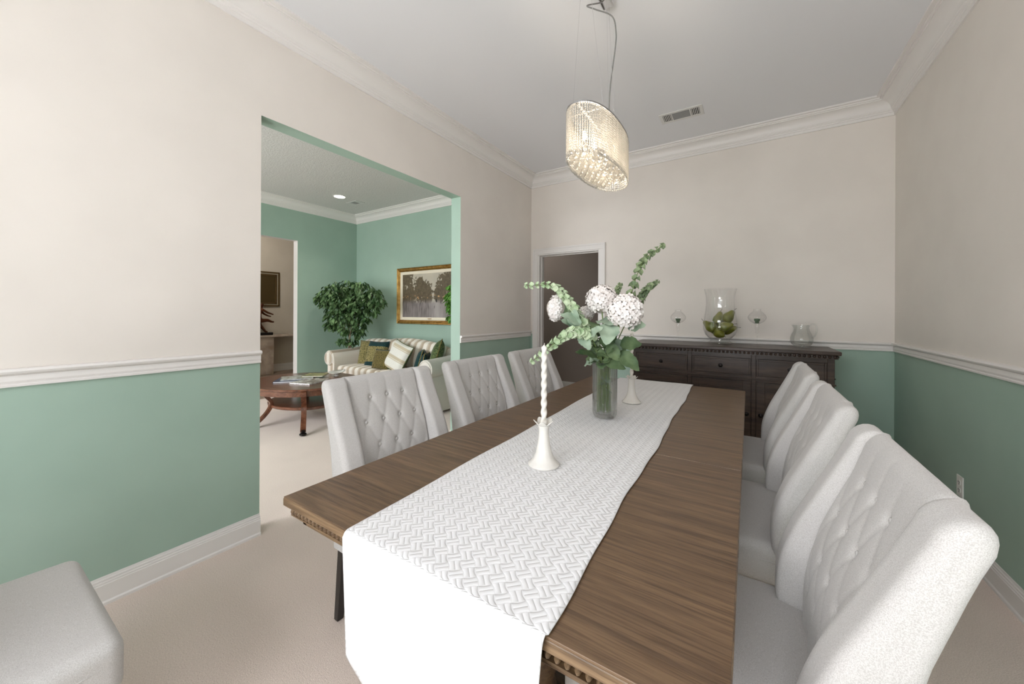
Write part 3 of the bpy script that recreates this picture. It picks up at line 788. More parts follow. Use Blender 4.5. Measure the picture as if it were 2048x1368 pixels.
# candlesticks with twisted candles
def candlestick(x,y,label):
    t=thing('candlestick',label,'candlestick',(x,y,RT_),0,'white porcelain candlesticks on the runner')
    prof=[(0,0),(.054,0),(.0555,.003),(.053,.007),(.045,.014),(.036,.026),(.028,.045),(.0225,.07),(.019,.095),(.0175,.115),(.0185,.13),(.022,.14)]
    def rad(a,z,i): return 1+.012*math.sin(a*14+z*30) if i>1 else 1
    mb=MB().lathe(prof+[(.013,.139),(.0125,.11),(0,.108)],40,rad=rad)
    mb.build('stem',M['ceramic'],t,angle=60)
    # flared petal rim
    n=50;vs=[];fs=[]
    for ring in range(5):
        for k in range(n):
            a=2*PI*k/n; pet=(abs(math.cos(2.5*a)))**1.5
            u=ring/4; r=.0215+u*(.004+.0115*pet); z=.138+u*(.004+.014*pet)
            vs.append((r*math.cos(a),r*math.sin(a),z))
    for ring in range(4):
        for k in range(n): fs.append((ring*n+k,ring*n+(k+1)%n,(ring+1)*n+(k+1)%n,(ring+1)*n+k))
    o=MB().add(vs,fs).build('petal_rim',M['ceramic'],t,angle=80);sd=o.modifiers.new('s','SOLIDIFY');sd.thickness=.002
    return t
def candle(x,y,label):
    n=24;m=120;z0=.112;H=.305;vs=[];fs=[]
    for i in range(m):
        u=i/(m-1); z=z0+H*u; sc_=1 if u<.97 else max(.15,(1-u)/.03*.85+.15)
        for k in range(n):
            a=2*PI*k/n
            r=.0098*(1+.17*math.cos(2*(a-u*H*2*PI/.065)))*sc_*(1-.1*u)
            vs.append((r*math.cos(a),r*math.sin(a),z))
    for i in range(m-1):
        for k in range(n): fs.append((i*n+k,i*n+(k+1)%n,(i+1)*n+(k+1)%n,(i+1)*n+k))
    fs.append(tuple(range(n-1,-1,-1)));fs.append(tuple((m-1)*n+k for k in range(n)))
    t=thing('twisted_candle',label,'candle',(x,y,RT_),0,'white twisted taper candles')
    b=MB().add(vs,fs).build('candle_body',M['wax'],t,angle=80)
    MB().tube([(0,0,z0+H-.002),(.001,0,z0+H+.006)],.0009,5).build('wick',M['wax'],t)
CS=((-.601,1.147),(-.589,2.245))
candlestick(*CS[0],'glossy white porcelain candlestick with petal rim, the one nearer the camera')
candlestick(*CS[1],'glossy white porcelain candlestick behind the flower vase, toward the sideboard')
candle(*CS[0],'tall white twisted taper candle standing in the nearer candlestick')
candle(*CS[1],'white twisted taper candle partly hidden by bouquet leaves, in the farther candlestick')

# ---------------------------------------------------------------- vase with flowers
VX,VY=-.617,1.842
def vase():
    t=thing('crystal_vase','tall cylindrical cut crystal vase full of stems on the runner','vase',(VX,VY,RT_))
    H=.283
    out=[(0,0),(.04,.0),(.05,.004),(.0585,.016),(.0615,.03),(.0618,.046),(.0605,.048),(.0618,.05),(.0622,.078),(.0605,.081),(.062,.084),(.0622,.2),(.0628,H-.004),(.0622,H),(.0590,H),(.0585,H-.004),(.057,.1),(.056,.04),(.05,.022),(0,.02)]
    def rad(a,z,i):
        if i>=13 or i<1: return 1
        k=10 if z<.082 and z>.0 else 20
        return 1-.06*abs(math.sin(a*12))**.8 if z>.082 else (1-.05*(abs(math.sin(a*9))) if z<.049 else 1-.045*(abs(math.cos(a*9))))
    MB().lathe(out,160,rad=rad).build('vase_body',M['cutglass'],t,angle=60)
vase()
random.seed(11)
def bez(P,n=24):
    # Catmull-Rom through points
    P=[Vector(p) for p in P];Q=[P[0]*2-P[1]]+P+[P[-1]*2-P[-2]];out=[]
    seg=len(P)-1
    for i in range(1,seg+1):
        for k in range(max(2,n//seg)):
            t=k/max(2,n//seg);p0,p1,p2,p3=Q[i-1],Q[i],Q[i+1],Q[i+2]
            out.append(.5*((2*p1)+(p2-p0)*t+(2*p0-5*p1+4*p2-p3)*t*t+(3*p1-p0-3*p2+p3)*t**3))
    out.append(P[-1]);return out
def frame(d,up=Vector((0,0,1))):
    d=d.normalized(); x=d.cross(up)
    if x.length<1e-4: x=d.orthogonal()
    x.normalize(); z=x.cross(d).normalized()
    return Matrix((( x.x,d.x,z.x),(x.y,d.y,z.y),(x.z,d.z,z.z)))
def leaf(mb,base,tip,w,up=Vector((0,0,1)),droop=.15,fold=.25,n=9,mi=0,serr=0):
    base=Vector(base);tip=Vector(tip);d=tip-base;L=d.length;R=frame(d,up)
    vs=[];fs=[];m=5
    for i in range(n):
        t=i/(n-1)
        hw=w/2*(math.sin(PI*min(1,t**.75))**.8 if 0<t<1 else 0)+.0003
        if serr: hw*=1+serr*(1 if i%2 else -1)*.5
        for j in range(m):
            s_=(j/(m-1))*2-1
            z=-droop*L*(t*t)+abs(s_)*hw*fold-.06*w*math.cos(t*14)*abs(s_)
            p=base+R@Vector((s_*hw,t*L,z+droop*L*t)); vs.append(tuple(p))
    for i in range(n-1):
        for j in range(m-1):
            a=i*m+j;fs.append((a,a+1,a+m+1,a+m))
    mb.add(vs,fs,mi)
# picture ray model used only to place stems in space at real depths
_th=math.radians(32.65)
def PT(u,v,t):
    a=(u-1024)/740.4;b=-(v-626.7)/740.4;ro=math.radians(.292)
    A=a*math.cos(ro)-b*math.sin(ro);B=a*math.sin(ro)+b*math.cos(ro)
    return Vector(((-math.sin(_th)+A*math.cos(_th))*t,(math.cos(_th)+A*math.sin(_th))*t,1.293+B*t))
MOUTH=Vector((VX,VY,RT_+.27))
def hydrangea(c,R,label,mouthoff,leaves,flat=1,axis=None,nflo=190,seed=1):
    random.seed(seed)
    t=thing('hydrangea_stem',label,'flower',tuple(MOUTH+Vector((mouthoff[0],mouthoff[1],-.24))),0,'white hydrangeas in the crystal vase')
    org=Vector(t.location)
    mb=MB();N_=nflo
    c=Vector(c)
    A=frame(axis if axis else (c-MOUTH))
    for i in range(N_):
        y=1-1.75*(i+.5)/N_; rr=math.sqrt(max(0,1-y*y));a=i*2.399963
        n=A@Vector((rr*math.cos(a),y*flat,rr*math.sin(a)));nn=n.normalized()
        p=c+n*R*(1+random.uniform(-.07,.05))-org
        nn=(nn+Vector([random.uniform(-.25,.25) for _ in range(3)])).normalized()
        F=frame(nn,Vector((.3,.2,1)));an=random.uniform(0,PI);s_=random.uniform(.0105,.014)*(R/.083)**.5
        for k in range(4):
            b=an+k*PI/2;ca,sa=math.cos(b),math.sin(b)
            pts=[]
            for (u,w) in ((0,0),(.35,.42),(.8,.55),(1.08,.22),(1.08,-.22),(.8,-.55),(.35,-.42)):
                x=u*ca-w*sa;z=u*sa+w*ca
                hgt=.25*u*u-.35*abs(w)*.3+random.uniform(-.04,.04)
                pts.append(tuple(p+F@Vector((x*s_,hgt*s_+.002*k*0,z*s_))))
            mb.add(pts,[(0,1,2,3,4,5,6)])
        mb.ell(tuple(p+nn*.0012),(.0016,.0016,.0016),5,4,0)
    mb.build('bloom',M['petal'],t,angle=180)
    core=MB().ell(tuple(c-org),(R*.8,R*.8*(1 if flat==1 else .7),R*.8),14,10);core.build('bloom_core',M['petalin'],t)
    st=bez([(0,0,.0),(0,0,.1),tuple(MOUTH-org+Vector((mouthoff[0],mouthoff[1],.02))),tuple(((MOUTH+c)/2-org)+Vector((0,0,.02))),tuple(c-org)],24)
    MB().tube(st,.0036,8).build('stem',M['stem'],t)
    for (b,e,w,g) in leaves:
        m=MB();leaf(m,b-org,e-org,w*1.15,up=Vector((.25,-.8,.75)),droop=.12,serr=.1,n=13)
        m.build('leaf',M['leafgrey'] if g else M['leaf'],t,angle=60)
    return t
def bells(path,label,n,sizes,mouthoff,leaves=(),seed=1,dark=False,start=.2):
    random.seed(seed)
    t=thing('bells_of_ireland_stem',label,'flower',tuple(MOUTH+Vector((mouthoff[0],mouthoff[1],-.24))),0,'green bell flower stems in the crystal vase')
    org=Vector(t.location)
    P=bez([org,org+Vector((0,0,.1)),MOUTH+Vector((mouthoff[0],mouthoff[1],.01))]+list(path),60)
    loc=[p-org for p in P]
    rs=[.0038*(1-.6*i/len(loc)) for i in range(len(loc))]
    MB().tube(loc,rs,7).build('stem',M['stem'],t)
    # arc length outside the vase
    k0=int(len(loc)*(2/ (len(path)+2)));seg=loc[k0:]
    mb=MB()
    for i in range(n):
        u=start+(1-start)*i/(n-1); q=u*(len(seg)-1);a=int(min(q,len(seg)-2));p=seg[a].lerp(seg[a+1],q-a);d=(seg[a+1]-seg[a]).normalized()
        s_=(sizes[0]+(sizes[1]-sizes[0])*((u-start)/(1-start)))*random.uniform(.95,1.3)
        F=frame(d)
        for k in range(3 if i%2 else 4):
            an=i*1.1+k*2*PI/(3 if i%2 else 4)+random.uniform(-.3,.3)
            out=(F@Vector((math.cos(an),.45,math.sin(an)))).normalized()
            G_=frame(out);b=p+out*.003
            nn=9;vs=[];fs=[]
            for ring,(r,h) in enumerate(((.12,0),(.5,.45),(.85,.9),(1.15,1.05),(1.02,1.12),(.6,.65),(.1,.35))):
                for j in range(nn):
                    aa=2*PI*j/nn;rr=r*s_*(1+(.16*math.cos(aa*5) if ring in(3,4) else 0))
                    vs.append(tuple(b+G_@Vector((rr*math.cos(aa),h*s_*1.1,rr*math.sin(aa)))))
            for ring in range(6):
                for j in range(nn): fs.append((ring*nn+j,ring*nn+(j+1)%nn,(ring+1)*nn+(j+1)%nn,(ring+1)*nn+j))
            mb.add(vs,fs)
    mb.build('calyx',M['belld'] if dark else M['bell'],t,angle=50)
    for (b,e,w,g) in leaves:
        m=MB();leaf(m,b-org,e-org,w*1.15,up=Vector((.1,-.8,.75)),droop=.1,serr=.12,n=13)
        m.build('leaf',M['leafgrey'] if g else M['leaf'],t,angle=60)
D=1.885
hydrangea(PT(1250,623,1.80),.083,'large white hydrangea on the right of the bouquet, lowest and fullest bloom',(.02,-.01),
  [(PT(1222,648,1.82),PT(1212,690,1.74),.085,1),(PT(1255,655,1.84),PT(1292,650,1.8),.07,1),(PT(1240,690,1.84),PT(1284,688,1.82),.075,0),(PT(1236,705,1.83),PT(1279,742,1.78),.07,0)],seed=2)
hydrangea(PT(1203,601,1.93),.078,'white hydrangea at the top centre of the bouquet against the dark doorway',(-.005,.01),
  [(PT(1200,640,1.92),PT(1226,650,1.78),.07,1),(PT(1190,645,1.9),PT(1176,668,1.84),.07,0),(PT(1212,668,1.86),PT(1216,700,1.84),.07,0)],seed=3)
hydrangea(PT(1112,616,1.93),.066,'white hydrangea turned sideways at the left of the bouquet',(-.02,0),
  [(PT(1128,632,1.9),PT(1140,600,1.9),.06,0),(PT(1150,655,1.88),PT(1122,640,1.84),.06,1)],flat=.55,axis=Vector((-.8,-.3,.1)),seed=4,nflo=130)
hydrangea(PT(1172,628,2.0),.04,'small half-hidden white hydrangea low behind the bell flowers',(-.01,.02),
  [(PT(1170,655,1.95),PT(1180,690,1.9),.06,0)],seed=5,nflo=90)
bells([PT(1186,690,D),PT(1160,640,D-.02),PT(1135,600,D-.03),PT(1105,572,D-.03),PT(1054,571,D-.04)],'pale green bell flower stem arching highest to the left, in front of the door casing',20,(.019,.008),(-.02,-.02),
  [(PT(1150,655,1.86),PT(1150,618,1.82),.07,1),(PT(1165,650,1.84),PT(1120,628,1.8),.06,1),(PT(1196,715,1.86),PT(1150,704,1.78),.05,0)],seed=6,start=.2)
bells([PT(1190,690,D-.05),PT(1170,668,D-.1),PT(1140,666,D-.12),PT(1105,690,D-.12),PT(1066,722,D-.12)],'pale green bell flower stem drooping to the left over the candle tip',17,(.019,.008),(-.025,-.03),
  [(PT(1180,672,1.78),PT(1206,655,1.72),.05,1),(PT(1160,668,1.8),PT(1180,700,1.76),.05,1)],seed=7,start=.3)
bells([PT(1240,650,D+.03),PT(1262,590,D+.05),PT(1276,545,D+.06),PT(1293,515,D+.07),PT(1324,492,D+.08)],'tall green bell flower stem rising to the upper right of the bouquet',11,(.0165,.008),(.02,.02),
  [(PT(1205,720,1.83),PT(1252,738,1.8),.06,0)],seed=8,start=.34,dark=True)
bells([PT(1245,660,D+.05),PT(1275,610,D+.08),PT(1292,580,D+.09),PT(1314,564,D+.1)],'short green bell flower stem right of the large hydrangea, against the wall',12,(.0135,.008),(.025,.01),
  [(PT(1215,690,1.82),PT(1238,722,1.8),.06,0)],seed=9,start=.45,dark=True)
bells([PT(1215,640,D+.1),PT(1226,600,D+.12),PT(1240,570,D+.13)],'small green bell flower tip peeping above the centre hydrangea',6,(.012,.007),(.0,.03),(),seed=10,start=.7,dark=True)
# foliage spray filling the neck of the vase
def greens():
    random.seed(21)
    t=thing('greenery_spray','mass of dark and grey green leaves filling the mouth of the vase','foliage',tuple(MOUTH+Vector((0,0,-.24))))
    org=Vector(t.location)
    for k in range(26):
        a=k*2.4; r=random.uniform(.02,.05);b=MOUTH+Vector((r*math.cos(a),r*math.sin(a),random.uniform(.0,.15)))
        e=b+Vector((math.cos(a)*random.uniform(.04,.075),math.sin(a)*random.uniform(.04,.075),random.uniform(-.05,.06)))
        m=MB();leaf(m,b-org,e-org,random.uniform(.06,.08),up=Vector((math.cos(a),math.sin(a)-.6,.9)),droop=.2,serr=.1,n=13)
        m.build('leaf',M['leafgrey'] if k%4==0 else M['leaf'],t,angle=60)
    for k in range(9):
        a=k*.7;r=.012+.018*((k*37)%10)/10
        b=Vector((r*math.cos(a),r*math.sin(a),-.0)); e=Vector((.028*math.cos(a*1.9),.028*math.sin(a*1.9),.27))
        MB().tube([b,b.lerp(e,.5)+Vector((.004,0,0)),e,e+Vector((0,0,.06))],.0034,6).build('stem',M['stem'],t)
    for k in range(4):
        a=k*1.7+.4;b=Vector((.04*math.cos(a),.04*math.sin(a),.09+.02*k));e=Vector((-.03*math.cos(a),-.035*math.sin(a),.13+.02*k))
        m=MB();leaf(m,b,e,.05,droop=0,n=9);m.build('leaf',M['leafgrey'],t,angle=60)
greens()

# ---------------------------------------------------------------- sideboard
SX0,SX1,SYF,SZ=-.982,.58,3.625,1.018
sb=thing('sideboard','dark espresso sideboard with three drawers and beaded top against the back wall','sideboard',((SX0+SX1)/2,3.9,0))
ox,oy=(SX0+SX1)/2,3.9
def L_(x): return x-ox
sw=(SX1-SX0)/2
fy=SYF-oy; by=4.165-oy
MB().box(-sw,sw,fy,by,SZ-.03,SZ).build('top',M['espresso'],sb,smooth=False,bevel=.006)
bead_mould(-sw+.01,sw-.01,fy+.01,by,SZ-.056,SZ-.0305,.030,'bead_moulding',M['espresso'],sb,sides=('f','l','r'))
bf=fy+.055 # body front plane
bx0,bx1=L_(-.955),L_(.548)
mb=MB();mb.box(bx0,bx1,bf+.012,by,.12,SZ-.059)
# face frame
dz1,dz0,oz1=.925,.782,.735
Xs=[(-.925,-.466),(-.434,.018),(.048,.505)]
for a,b_ in ((bx0,L_(Xs[0][0])),(L_(Xs[0][1]),L_(Xs[1][0])),(L_(Xs[1][1]),L_(Xs[2][0])),(L_(Xs[2][1]),bx1)): mb.box(a,b_,bf,bf+.012,.125,SZ-.059)
for a,b_ in Xs:
    for q0,q1 in ((dz1,SZ-.059),(oz1,dz0),(.125,.17)): mb.box(L_(a),L_(b_),bf,bf+.012,q0,q1)
mb.box(bx0-.008,bx1+.008,bf-.008,bf+.01,.752,.765)
mb.box(bx0-.012,bx1+.012,bf-.012,by,.09,.1245)
body=mb.build('body',M['espresso'],sb,smooth=False,bevel=.0025)
for (x,y) in ((bx0+.04,bf+.04),(bx1-.04,bf+.04),(bx0+.04,by-.04),(bx1-.04,by-.04)):
    MB().lathe([(.02,0),(.034,.02),(.036,.05),(.024,.075),(.03,.09)],16,x,y,0).build('foot',M['espresso'],sb)
def knob(x,z,parent,y):
    m=MB();R=Matrix.Rotation(PI/2,4,'X')
    m.lathe([(.0,.0),(.018,0),(.018,.003),(.007,.005),(.006,.014),(.011,.017),(.0145,.022),(.013,.027),(.006,.03),(0,.03)],18,M=Matrix.Translation((x,y,z))@R)
    return m.build('knob',M['darkmetal'],parent)
for a,b_ in Xs:
    m=MB();g=.0045;w=.014;a,b2=L_(a)+g,L_(b_)-g;m.box(a+w*.5,b2-w*.5,bf+.004,bf+.011,dz0+g+.003,dz1-g-.003)
    w=.014
    for q in ((a+w,b2-w,dz0+g,dz0+g+w),(a+w,b2-w,dz1-g-w,dz1-g),(a,a+w,dz0+g,dz1-g),(b2-w,b2,dz0+g,dz1-g)): m.box(q[0],q[1],bf-.001,bf+.01,q[2],q[3])
    o=m.build('drawer',M['espresso'],sb,smooth=False,bevel=.0025);knob((a+b2)/2,(dz0+dz1)/2,o,bf+.004)
for i,(a,b_) in enumerate(Xs):
    m=MB();g=.0045;a,b2=L_(a)+g,L_(b_)-g;z0,z1=.17+g,oz1-g;w=.058;m.box(a+.01,b2-.01,bf+.009,bf+.0115,z0+.01,z1-.01)
    for q in ((a+w,b2-w,z0,z0+w),(a+w,b2-w,z1-w,z1),(a,a+w,z0,z1),(b2-w,b2,z0,z1)): m.box(q[0],q[1],bf-.001,bf+.0112,q[2],q[3])
    w2=w+.008
    for q in ((a+w,b2-w,z0+w,z0+w2),(a+w,b2-w,z1-w2,z1-w),(a+w,a+w2,z0+w2,z1-w2),(b2-w2,b2-w,z0+w2,z1-w2)): m.box(q[0],q[1],bf+.005,bf+.0105,q[2],q[3])
    o=m.build('door',M['espresso'],sb,smooth=False,bevel=.002)
    kx=(b2-.03) if i<2 else a+.03
    knob(kx,.46,o,bf)
MB().ell((bx1+.012,bf+.12,.79),(.012,.009,.009),10,6).tube([(bx1,bf+.12,.79),(bx1+.012,bf+.12,.79)],.004,6).build('side_knob',M['darkmetal'],sb)

# things on the sideboard
SY=3.93
def hurricane():
    t=thing('hurricane_vase','large clear glass hurricane vase holding green pears on the sideboard','vase',(-.227,SY,SZ))
    th=.0035
    out=[(0,0),(.094,0),(.1,.004),(.1,.016),(.09,.024),(.078,.034),(.078,.044),(.1,.062),(.124,.09),(.138,.13),(.141,.17),(.135,.23),(.122,.31),(.115,.38),(.118,.44),(.129,.49),(.135,.51)]
    inn=[(r-th*1.2,z) for r,z in out[::-1] if z>=.06]
    prof=out+[(.133,.512)]+inn+[(.06,.05),(0,.046)]
    MB().lathe(prof,56).build('vase_body',M['glass'],t,angle=50)
    return t
hurricane()
def pear(x,y,z,rot,label,s_=1.0):
    t=thing('green_pear',label,'pear',(x,y,z),0,'green pears in the hurricane vase')
    t.rotation_euler=rot
    prof=[(0,-.036),(.016,-.037),(.03,-.03),(.0385,-.014),(.039,.004),(.034,.02),(.025,.036),(.019,.05),(.0145,.06),(.006,.066),(0,.066)]
    MB().lathe([(r*s_,q*s_) for r,q in prof],24).build('fruit',M['pear'],t,angle=80)
    MB().tube([(0,0,.063*s_),(.002,0,.075*s_),(.008,0,.09*s_)],[.0016,.0016,.0022],6).build('stem',M['pearstem'],t)
hx,hy,hz=-.227,SY,SZ
for (dx,dy,dz,rot,lb) in (
 (-.005,-.04,.105,(PI/2+.3,0,.5),'green pear at the very bottom of the hurricane vase, blossom end forward'),
 (-.072,-.025,.158,(-.3,-.85,.3),'green pear leaning against the left side of the hurricane glass'),
 (.035,-.062,.16,(.2,1.2,-.1),'green pear lying in front with its stem touching the right glass wall'),
 (.055,.04,.135,(.3,1.3,.4),'green pear low at the back right of the hurricane vase'),
 (-.015,.025,.225,(-.25,.2,0),'upright green pear at the centre top of the heap'),
 (.062,.0,.245,(.1,.62,-.1),'green pear tilted to the upper right with a long dark stem'),
 (-.05,.06,.14,(.6,-.9,.2),'green pear hidden low at the back left of the hurricane vase')):
    pear(hx+dx,hy+dy,hz+dz,rot,lb,1.22)
def goblet(x,label,s_=1):
    t=thing('glass_candle_holder',label,'candle holder',(x,SY,SZ),0,'stemmed glass candle holders on the sideboard')
    prof=[(0,.0),(.046,0),(.047,.003),(.02,.009),(.0065,.014),(.0058,.03),(.0058,.105),(.0075,.112),(.0145,.122),(.015,.128),(.0085,.136),(.009,.142),(.0155,.15),(.017,.18),(.016,.2),(.024,.206),(.0,.206)]
    MB().lathe([(r,z*s_) for r,z in prof],28).build('stem',M['glass'],t,angle=50)
    # globe with open mouth
    zb=.206*s_
    out=[(.018,0),(.03,.004),(.05,.016),(.066,.038),(.07,.056),(.062,.076),(.044,.096),(.03,.108),(.026,.118),(.03,.13)]
    prof=out+[(r-.002,z) for r,z in out[::-1]]
    def rad(a,z,i): return 1+.015*math.cos(a*16)
    MB().lathe(prof,64,cz=zb,rad=rad,close=True).build('globe',M['glass'],t,angle=50)
    return zb
def tealight(x,zb,label):
    t=thing('tealight',label,'candle',(x,SY,SZ+zb),0,'green tealights in the stemmed holders')
    MB().lathe([(0,.001),(.015,.001),(.016,.02),(.022,.024),(.023,.042),(.019,.044),(0,.042)],20).build('candle_body',M['tea'],t)
    MB().tube([(0,0,.042),(0,0,.05)],.001,5).build('wick',M['black'],t)
for x,l1,l2 in ((-.586,'stemmed glass candle holder with round globe, left of the pear vase','small green tealight in the holder left of the pear vase'),(.059,'stemmed glass candle holder with round globe, between pear vase and pitcher','small green tealight in the holder beside the pitcher')):
    zb=goblet(x,l1,.92 if x<0 else .95);tealight(x,zb,l2)
def pitcher():
    t=thing('crystal_pitcher','small cut crystal pitcher with curved handle at the right of the sideboard top','pitcher',(.371,SY,SZ),math.radians(-25))
    out=[(0,0),(.046,0),(.05,.004),(.052,.014),(.07,.03),(.08,.055),(.08,.08),(.07,.11),(.056,.14),(.05,.165),(.053,.19)]
    def rad(a,z,i):
        k=1
        if .012<z<.12: k=1-.045*abs(math.sin(a*8+z*60))*abs(math.sin(a*8-z*60))
        if z>.15:
            k*=1+max(0,math.cos(a-PI))**6*.35*(z-.15)/.04
        return k
    inn=[(r-.005,z) for r,z in out[::-1] if z>.02]
    n=72
    MB().lathe(out+inn+[(0,.018)],n,rad=rad).build('pitcher_body',M['cutglass2'],t,angle=25)
    hp=bez([(.05,0,.182),(.075,0,.2),(.1,0,.185),(.104,0,.15),(.092,0,.105),(.07,0,.085)],30)
    MB().tube(hp,.0055,10).build('handle',M['cutglass2'],t,angle=60)
    sp=[]
pitcher()

# ---------------------------------------------------------------- chandelier
CX,CY,CA,CB=-.625,1.77,.29,.105
CZ0,CZ1=1.995,2.195
ch_=thing('crystal_chandelier','oval crystal bead chandelier, lit, hanging by wires over the table','chandelier',(CX,CY,ZC))
cz=lambda z:z-ZC
def oval(k,n,ra=0):
    # stadium-ish superellipse
    a=2*PI*k/n;c_,s_=math.cos(a),math.sin(a);p=2/2.35
    return ((CB+ra)*math.copysign(abs(c_)**p,c_),(CA+ra)*math.copysign(abs(s_)**p,s_))
mb=MB();n=96
def ring(mb,z0,z1,r0,r1):
    vs=[];fs=[]
    for k in range(n):
        for (ra,z) in ((r0,z0),(r1,z0),(r1,z1),(r0,z1)):
            x,y=oval(k,n,ra);vs.append((x,y,z))
    for k in range(n):
        for j in range(4): fs.append((k*4+j,k*4+(j+1)%4,((k+1)%n)*4+(j+1)%4,((k+1)%n)*4+j))
    mb.add(vs,fs)
ring(mb,cz(CZ1),cz(CZ1)+.006,-.012,.003)
mb.box(-.006,.006,-CA,CA,cz(CZ1),cz(CZ1)+.005);mb.box(-.075,.075,-.2,-.19,cz(CZ1)+.001,cz(CZ1)+.004);mb.box(-.075,.075,.19,.2,cz(CZ1)+.001,cz(CZ1)+.004)
fr=mb.build('frame',mat('satin nickel',(.35,.35,.36),.45,metal=1),ch_,smooth=True,angle=30)
MB().rbox((-.05,.09,-.02),(.033,.19,.02),.012,n=3).build('canopy',M['chrome'],ch_,angle=60)
for (x,y,tx,ty) in ((-.03,-.2,-.035,-.2),(.03,-.2,.05,-.17),(-.01,.24,.0,.1),(.01,.24,.07,.1)):
    pass
for (x,y,tx,ty) in ((-.06,-.08,-.04,-.24),(-.04,-.08,.085,-.2),(-.045,.265,.085,-.04),(-.055,.265,-.02,.2)):
    MB().tube([(x,y,-.04),(tx,ty,cz(CZ1)+.004)],.0009,5).build('suspension_wire',M['chrome'],ch_)
cp=bez([(-.05,.2,-.04),(-.05,.14,-.10),(-.085,.04,-.17),(-.05,.06,-.19),(.02,.12,-.215),(.035,.14,-.29),(.04,.11,-.4),(.02,.09,-.62),(.02,.08,cz(CZ1)+.004)],60)
MB().tube(cp,.0035,7).build('power_cord',mat('clear grey flex',srgb(118,118,116),.4),ch_)
for y in (-.2,0,.2):
    pass
# bead strands round the shade
NS=64;nb=19;st=(CZ1-CZ0)/nb
def octa(mb,c,r,h):
    x,y,z=c;n_=6
    vs=[(x,y,z+h)]+[(x+r*math.cos(2*PI*k/n_),y+r*math.sin(2*PI*k/n_),z) for k in range(n_)]+[(x,y,z-h)]
    fs=[(0,1+k,1+(k+1)%n_) for k in range(n_)]+[(n_+1,1+(k+1)%n_,1+k) for k in range(n_)]
    mb.add(vs,fs)
sm=MB()
for q_ in (-.0052,.0052):
    for j in range(nb): sm.ell((0,q_,-st*(j+.5)),(.0042,.0042,st*.45),7,5)
sm.add([(0,0,0),(.0006,0,0),(.0006,0,-st*nb),(0,0,-st*nb)],[(0,1,2,3)])
octa(sm,(0,-.0052,-st*nb-.008),.0045,.009);octa(sm,(0,.0052,-st*nb-.010),.0045,.009)
# even spacing along the oval
pts=[oval(k,720) for k in range(720)];ds=[0]
for a,b_ in zip(pts,pts[1:]+pts[:1]): ds.append(ds[-1]+math.dist(a,b_))
so=None
for k in range(NS):
    d=ds[-1]*k/NS;i=max(i for i in range(0,720) if ds[i]<=d+1e-9)
    x,y=pts[i];x2,y2=pts[(i+3)%720];an_=math.atan2(y2-y,x2-x)-PI/2
    if so is None:
        so=sm.build('bead_strand',M['crystal'],ch_,smooth=False,loc=(x,y,cz(CZ1)));so.rotation_euler=(0,0,an_)
    else:
        q=so.copy();C.objects.link(q);q.location=(x,y,cz(CZ1)-.001*(k%2));q.rotation_euler=(0,0,an_)
# lower layer of larger crystal balls
bm=MB().ell((0,0,0),(.0142,.0142,.0142),12,8);bo=None;cnt=0
for iy in range(-10,11):
    for ix in range(-3,4):
        x=ix*.029+(.0145 if iy%2 else 0);y=iy*.0265
        if abs(x/(CB-.014))**2.35+abs(y/(CA-.014))**2.35>1: continue
        z=cz(CZ0)+.004+.004*math.sin(ix*2.1+iy*1.3)-.012*(1-(x/CB)**2-(y/CA)**2)
        if cnt>=98: break
        cnt+=1
        if bo is None: bo=bm.build('crystal_ball',M['crystal'],ch_,smooth=False,loc=(x,y,z))
        else:
            q=bo.copy();C.objects.link(q);q.location=(x,y,z)
for y in (-.2,-.07,.07,.2):
    b=MB().lathe([(0,0),(.006,.002),(.009,.014),(.007,.03),(.006,.04),(0,.042)],12,0,y,cz(CZ0)+.075).build('bulb',M['bulb'],ch_)
    l=bpy.data.lights.new('chandelier_lamp','POINT');l.energy=2.6;l.color=(1,.85,.66);l.shadow_soft_size=.03
    lo=bpy.data.objects.new('chandelier_lamp',l);C.objects.link(lo);lo.location=(CX,CY+y,CZ0+.05)

# ceiling vents
def vent(name,x0,x1,y0,y1,label,long_x=True):
    t=thing(name,label,'vent',((x0+x1)/2,(y0+y1)/2,ZC));hx=(x1-x0)/2;hy_=(y1-y0)/2
    m=MB();e=.028;cw=hx*.4
    m.box(-hx,hx,-hy_,-hy_+e,-.006,0);m.box(-hx,hx,hy_-e,hy_,-.006,0);m.box(-hx,-hx+e,-hy_+e,hy_-e,-.006,0);m.box(hx-e,hx,-hy_+e,hy_-e,-.006,0)
    m.box(-cw-.011,-cw,-hy_+e,hy_-e,-.006,0);m.box(cw,cw+.011,-hy_+e,hy_-e,-.006,0)
    m.build('frame',M['grill'],t,smooth=False,bevel=.002)
    MB().box(-hx+.01,hx-.01,-hy_+.01,hy_-.01,-.001,-.0003).build('duct_shade_sheet',M['dark'],t,smooth=False)  # thin dark sheet stands in for the shade inside the duct
    for s_ in (-1,1):
        m=MB();x0_=cw+.011;x1_=hx-e;k=5
        for i in range(k):
            x=x0_+(x1_-x0_)*(i+.5)/k
            m.box(s_*x-.0028,s_*x+.0028,-hy_+e,hy_-e,-.0055,-.001)
        m.build('louvre',M['grill'],t,smooth=False)
    m=MB()
    for i in range(9):
        y=-hy_+e+(2*hy_-2*e)*(i+.5)/9;m.box(-cw,cw,y-.0045,y+.0035,-.005,-.001)
    m.build('louvre',M['midgrey'],t,smooth=False)
vent('ceiling_vent',-.684,-.338,3.45,3.63,'white rectangular ceiling vent near the chandelier')
vent('ceiling_vent',-5.44,-5.18,3.55,3.71,'small square-looking ceiling vent in the living room beyond')
dl=thing('downlight','lit round recessed ceiling light in the living room','light',(-5.234,3.308,ZC))
MB().lathe([(.098,0),(.098,-.004),(.078,-.006),(.076,-.001)],36,close=True).build('trim_ring',M['white'],dl)
